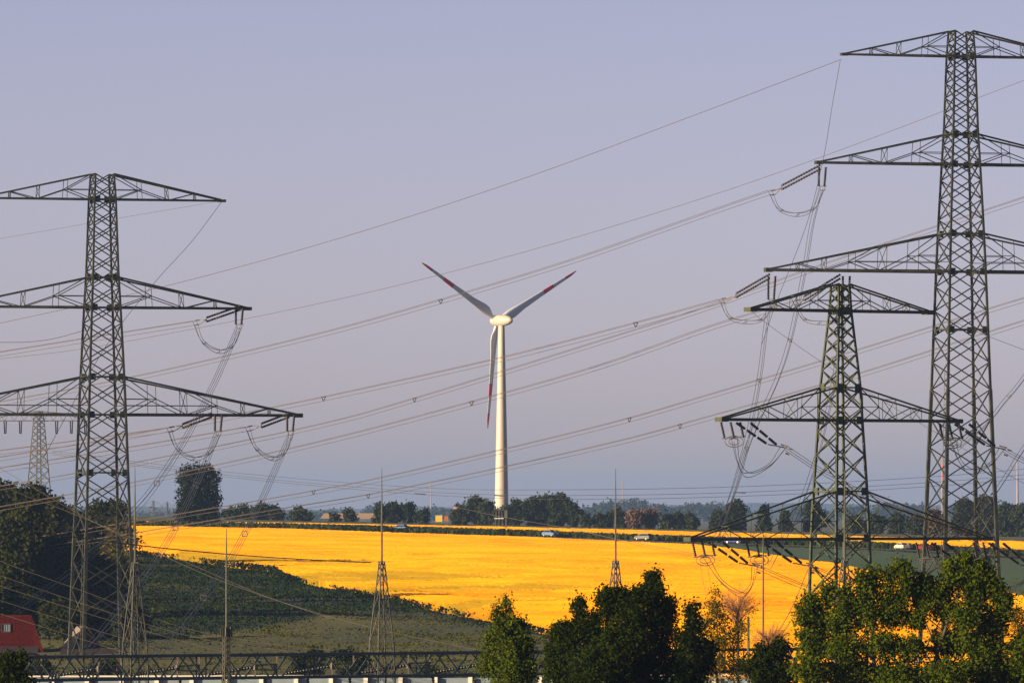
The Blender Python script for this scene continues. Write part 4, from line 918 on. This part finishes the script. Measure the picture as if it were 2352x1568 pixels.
# dark willow by the road
b = ground_at(455, 1960); Y = 1960
wl = pxlobes(Y, [(455, 1085, 36, 22), (430, 1100, 26, 30), (482, 1100, 22, 34), (455, 1130, 44, 40), (420, 1150, 20, 28), (488, 1145, 20, 40), (436, 1175, 36, 28), (478, 1178, 30, 28), (455, 1160, 45, 35), (434, 1190, 34, 17), (478, 1191, 32, 16), (456, 1186, 44, 18)])
make_tree('willow_tree', 'dark dense willow with drooping foliage standing alone at the left end of the road', 'tree', b, wl, 12500, .55, 14, .55, M['leaf_willow'], M['bark'], .6, None, .45, 0)
# left wood
LWD = 'trees of the dark wood at the left'
lw = [(-8, 1105, 52, 1230, 'tree cut by the left edge at the top of the dark wood'), (85, 1116, 60, 1220, 'tallest rounded tree of the dark wood, left of the left pylon'),
      (150, 1168, 42, 1390, 'lower tree between the tallest tree of the wood and the left pylon'), (232, 1154, 52, 1420, 'dark tree seen through the middle of the left pylon'),
      (278, 1198, 42, 1370, 'sparse tree inside the left pylon with yellow field showing through'), (30, 1190, 62, 1160, 'big dark tree in front of the tallest one at the left edge'),
      (130, 1235, 66, 1165, 'broad dark tree left of the left pylon legs'), (215, 1275, 60, 1170, 'dark rounded tree behind the lower part of the left pylon'),
      (272, 1290, 46, 1180, 'dark low tree beside the right leg of the left pylon')]
for px, top, hw, Y, lab in lw:
    b = ground_at(px, Y); bot = HY + F * (CZ - b[2]) / Y; lob = stack_lobes(px, top, hw, bot - 4, Y)
    sp = 'sparse' in lab
    make_tree('dark_wood_tree', lab, 'tree', b, lob, 2600 if sp else 14000, .55, 16, .6, M['leaf_birch'] if sp else M['leaf_wood'], M['bark'], .45, LWD, .5)
for px, top, hw, Y, lab in [(15, 1300, 55, 1075, 'dark bush at the left edge above the red roof'), (140, 1385, 58, 1070, 'brownish bush behind the small gabled shed'),
                            (215, 1400, 46, 1075, 'brownish bush seen between the left pylon legs'), (305, 1400, 32, 1085, 'dark bush at the right foot of the left pylon'), (70, 1370, 50, 1080, 'dark bush right of the red roof ridge')]:
    b = ground_at(px, Y); bot = HY + F * (CZ - b[2]) / Y
    make_tree('wood_edge_shrub', lab, 'shrub', b, auto_lobes(px, top, hw, bot, Y, 9), 5200, .42, 16, .5, M['leaf_wood'], M['bark'], .2, 'bushes at the foot of the dark wood', .5)
for px, top, hw, Y, lab in [(720, 1490, 48, 900, 'dark shrub behind the gantry right of the square mast'), (800, 1488, 46, 905, 'dark shrub behind the gantry left of its second column'), (690, 1500, 20, 880, 'small reddish shrub behind the gantry'),
                            (985, 1535, 45, 880, 'low dark shrub under the gantry right of its second column'), (250, 1518, 60, 890, 'low dark shrub below the left pylon behind the gantry'), (100, 1515, 50, 890, 'low dark shrub below the brown annex')]:
    b = ground_at(px, Y); bot = HY + F * (CZ - b[2]) / Y
    make_tree('yard_shrub', lab, 'shrub', b, auto_lobes(px, top, hw, max(bot, top + 60), Y, 7), 2600, .3, 12, .35, M['leaf_wood'], M['bark'], .1, 'dark shrubs behind the gantry', .5)
# far hazy woods
for lab, spec, Y in (('blue hazy mass of far trees right of the turbine', [(1365, 1178, 30, 14), (1400, 1168, 28, 14), (1450, 1162, 40, 12), (1420, 1180, 60, 16), (1500, 1172, 34, 14), (1560, 1178, 40, 14), (1590, 1170, 18, 10), (1630, 1172, 40, 12), (1690, 1180, 40, 14), (1500, 1188, 160, 12)], 8500),
                     ('blue hazy far trees behind the pylons on the right', [(1850, 1180, 40, 14), (1960, 1178, 50, 12), (2040, 1172, 30, 12), (2100, 1178, 40, 14), (2250, 1176, 80, 16)], 8700),
                     ('blue hazy far trees left of the turbine', [(640, 1190, 60, 9), (760, 1186, 60, 9), (880, 1178, 50, 10), (1000, 1180, 50, 9), (1075, 1172, 30, 10), (420, 1188, 120, 8)], 9000)):
    v, f = leaf_quads(crown_pts(pxlobes(Y, spec), 9000, 12, 2.8, .45), 3.4, .3)
    tag(mesh_np('distant_wood', v, f, M['leaf_far']), lab, 'wood', kind='stuff')
q0 = P(1020 - 190, 1183, 3300); mb = MB(); mb.add([P(735, 1190, 3300), P(920, 1192, 3300), P(925, 1178, 3700), P(745, 1178, 3700)], [(0, 1, 2, 3)])
tag(mb.build('stubble_field', mat('pale_stubble', (.42, .28, .14), .95, 0, .15, .05)), kind='structure')

# ------------------------------------------------------------------ foreground trees
def fg(name, label, Y, lob, n, leaf, lm, bm, clump=16, cr=.26, r0=.16, shell=.55, group='trees in the foreground', gx=None, ns=0):
    if ns: lob = sprigs(lob, ns)
    cr = min(cr, .19)
    k = np.array([[l[0]] for l in lob]); px = gx if gx else lob[0][0]; X = (px - HX) * Y / F
    base = np.array([X, Y, float(gz(X, Y))]); L = pxlobes(Y, lob)
    return make_tree(name, label, 'tree', base, L, n, leaf, clump, cr, lm, bm, r0, group, shell, .35)
T2 = [(1505, 1372, 24, 48), (1472, 1420, 42, 58), (1428, 1398, 26, 40), (1393, 1395, 18, 34), (1331, 1408, 12, 28), (1350, 1450, 40, 40), (1430, 1470, 75, 55), (1520, 1445, 32, 62), (1300, 1478, 28, 38), (1280, 1525, 32, 50), (1380, 1530, 85, 55), (1490, 1530, 75, 60), (1330, 1585, 70, 45), (1450, 1600, 90, 50), (1540, 1400, 8, 22)]
fg('maple_tree', 'large dark maple at bottom centre hiding the gantry, with tall pointed shoots', 400, T2, 64000, .13, M['leaf_dark'], M['bark'], 18, .22, .2, .45, gx=1440, ns=34)
fg('maple_tree', 'narrow dark young maple between the large maple and the yellowish birch', 405, [(1588, 1432, 13, 34), (1586, 1480, 26, 42), (1575, 1540, 42, 45), (1610, 1520, 30, 45), (1580, 1600, 50, 45)], 14000, .15, M['leaf_dark'], M['bark'], 16, .24, .1, gx=1585, ns=9)
fg('birch_tree', 'light leafy slim tree left of the large dark maple, bottom centre', 410, [(1161, 1398, 6, 20), (1137, 1414, 7, 14), (1172, 1425, 16, 20), (1150, 1450, 24, 24), (1185, 1455, 18, 26), (1165, 1490, 36, 30), (1200, 1500, 24, 30), (1130, 1480, 12, 18), (1122, 1530, 28, 28), (1175, 1545, 52, 38), (1210, 1550, 24, 35), (1150, 1600, 60, 40)], 15000, .125, M['leaf_olive'], M['bark'], 10, .26, .1, gx=1165, ns=16)
fg('birch_tree', 'sparse yellowish birch in front of the bare orange tree', 430, [(1643, 1362, 10, 18), (1640, 1392, 14, 22), (1630, 1425, 18, 28), (1660, 1418, 14, 32), (1650, 1470, 34, 38), (1690, 1462, 22, 38), (1703, 1440, 12, 18), (1728, 1404, 9, 7), (1612, 1450, 10, 14), (1640, 1525, 40, 40), (1690, 1530, 32, 40), (1650, 1590, 60, 40)], 8500, .105, M['leaf_birch'], M['birchbark'], 9, .24, .12, gx=1662)
T4 = [(1903, 1375, 11, 30), (1940, 1378, 18, 33), (1978, 1350, 11, 36), (2010, 1350, 13, 38), (2043, 1340, 13, 38), (2080, 1335, 17, 40), (2110, 1350, 14, 40), (2135, 1360, 17, 38), (2182, 1330, 17, 40), (2212, 1325, 17, 44), (2258, 1330, 15, 40), (2240, 1372, 26, 36), (2288, 1360, 15, 34), (2305, 1385, 14, 28),
      (1865, 1402, 21, 26), (1845, 1420, 18, 20), (1840, 1456, 14, 12), (1882, 1440, 32, 30), (1930, 1430, 36, 34), (1990, 1408, 36, 38), (2050, 1406, 36, 38), (2110, 1416, 26, 32), (2172, 1396, 30, 38), (2222, 1420, 36, 38), (2280, 1430, 38, 34),
      (1870, 1490, 32, 30), (1940, 1490, 44, 34), (2020, 1480, 44, 34), (2092, 1488, 36, 26), (2180, 1476, 44, 36), (2260, 1490, 52, 40), (1862, 1540, 44, 34), (1950, 1550, 60, 40), (2060, 1555, 70, 40), (2180, 1550, 70, 40), (2290, 1550, 70, 46), (2350, 1520, 30, 50), (2100, 1610, 140, 40), (1950, 1610, 80, 40), (2280, 1610, 90, 40)]
fg('maple_tree', 'broad olive-green tree filling the lower right corner, with many upright shoots', 390, [(a, b, c * 1.02, d) for a, b, c, d in T4], 95000, .14, M['leaf_olive'], M['bark'], 20, .23, .26, .45, gx=2080, ns=46)
fg('birch_tree', 'yellow-olive tree behind the broad tree at the right edge', 420, [(2335, 1415, 18, 26), (2350, 1450, 26, 40), (2335, 1500, 30, 40), (2370, 1480, 30, 60), (2345, 1560, 40, 40)], 6000, .11, M['leaf_birch'], M['bark'], 10, .24, .12, gx=2345)
fg('young_maple_tree', 'small dark tree between birch and broad right tree at the bottom', 400, [(1765, 1510, 22, 22), (1790, 1500, 14, 18), (1750, 1545, 34, 30), (1800, 1550, 34, 34), (1770, 1600, 60, 40)], 13000, .14, M['leaf_dark'], M['bark'], 14, .24, .09, gx=1775, ns=12)
fg('young_maple_tree', 'dark tree top in the lower left corner', 400, [(18, 1530, 14, 20), (40, 1528, 12, 18), (30, 1560, 30, 24), (60, 1568, 14, 14), (5, 1575, 20, 30), (30, 1620, 50, 40)], 11000, .14, M['leaf_dark'], M['bark'], 14, .2, .09, gx=28, ns=8)
# leafless orange twig trees
def twig_tree(px, ytop, ybase, Y, spread, label, n=70):
    base = ground_at(px, Y); z1 = P(px, ytop, Y)[2]; zf = P(px, ybase, Y)[2]; k = Y / F
    t = thing('bare_tree', label, 'tree', base, 'leafless trees behind the birch')
    mb = MB(); f0 = np.array([base[0], Y, zf]); mb.tube([base, f0, f0 + (0, 0, (z1 - zf) * .4)], [.16, .12, .05], 6); local(mb.build('trunk', M['bark'], t), base)
    mb = MB()
    for i in range(n):
        a = rng.uniform(-1, 1); h = (z1 - zf) * rng.uniform(.45, 1) * (1 - .35 * abs(a)); s = f0 + (0, 0, (z1 - zf) * rng.uniform(-.1, .4)); e = np.array([f0[0] + a * spread * k * rng.uniform(.5, 1), Y + rng.uniform(-1, 1) * spread * k * .7, zf + h])
        m_ = (s + e) / 2 + (-a * .12, 0, .2); p = catmull([s, m_, e], 5); mb.tube(p, np.linspace(.035, .010, len(p)), 3)
        for q in range(7):
            u = p[rng.integers(3, len(p))]; mb.tube([u, u + np.array([a * .4 + rng.normal(0, .25), rng.normal(0, .25), rng.uniform(.25, .75)])], [.012, .006], 3)
    local(mb.build('twigs', M['twig'], t), base)
twig_tree(1695, 1338, 1440, 700, 62, 'bare orange twig tree standing behind the yellowish birch', 90)
twig_tree(1770, 1428, 1500, 690, 50, 'lower bare orange twig tree behind the thin rod, left of the broad right tree', 70)

# ------------------------------------------------------------------ haze
hb = MB(); hb.box((0, 12700, 46), 17600, 26400, 132)
ho = hb.build('haze', bpy.data.materials.new('haze_air')); tag(ho, kind='stuff')
hm = ho.data.materials[0]; hm.use_nodes = True; nt = hm.node_tree; nt.nodes.clear()
oo = nt.nodes.new('ShaderNodeOutputMaterial'); pv = nt.nodes.new('ShaderNodeVolumePrincipled')
pv.inputs['Color'].default_value = (.23, .40, .77, 1); pv.inputs['Density'].default_value = .00004; pv.inputs['Anisotropy'].default_value = .1
nt.links.new(pv.outputs[0], oo.inputs['Volume'])
ho.display_type = 'WIRE'

# ------------------------------------------------------------------ light, sky, camera
AZ, EL = R(64), R(13)
sv = Vector((-math.sin(AZ) * math.cos(EL), -math.cos(AZ) * math.cos(EL), math.sin(EL)))
sl = bpy.data.lights.new('sun', 'SUN'); sl.energy = 4.6; sl.angle = R(.5); sl.color = (1, .76, .48)
so = bpy.data.objects.new('sun', sl); COL.objects.link(so); so.rotation_mode = 'QUATERNION'; so.rotation_quaternion = sv.to_track_quat('Z', 'Y')
w = bpy.data.worlds.new('World'); S.world = w; w.use_nodes = True; nt = w.node_tree; bg = nt.nodes['Background']
sky = nt.nodes.new('ShaderNodeTexSky'); sky.sky_type = 'NISHITA'; sky.sun_disc = False; sky.sun_elevation = EL; sky.sun_rotation = math.atan2(sv.x, sv.y)
sky.dust_density = .7; sky.ozone_density = 1.0; sky.air_density = .4
tint = nt.nodes.new('ShaderNodeMix'); tint.data_type = 'RGBA'; tint.blend_type = 'MULTIPLY'; tint.inputs['Factor'].default_value = 1.0; tint.inputs['B'].default_value = (1.29, .89, .86, 1)
nt.links.new(sky.outputs[0], tint.inputs['A']); nt.links.new(tint.outputs['Result'], bg.inputs[0]); bg.inputs[1].default_value = .05
cd = bpy.data.cameras.new('camera'); cam = bpy.data.objects.new('camera', cd); COL.objects.link(cam); S.camera = cam
cam.location = (0, 0, CZ); cam.rotation_euler = (R(90), 0, 0); cd.sensor_width = 36; cd.lens = 36 * F / 2352; cd.shift_y = (HY - 784) / 2352; cd.clip_start = 1; cd.clip_end = 60000
S.view_settings.view_transform = 'Standard'; S.view_settings.look = 'None'; S.view_settings.exposure = 1.5; S.view_settings.gamma = 1
S.render.engine = 'CYCLES'; S.cycles.use_denoising = True; S.cycles.max_bounces = 6; S.cycles.diffuse_bounces = 3; S.cycles.volume_bounces = 1; S.cycles.transparent_max_bounces = 8
S.cycles.sample_clamp_indirect = 5
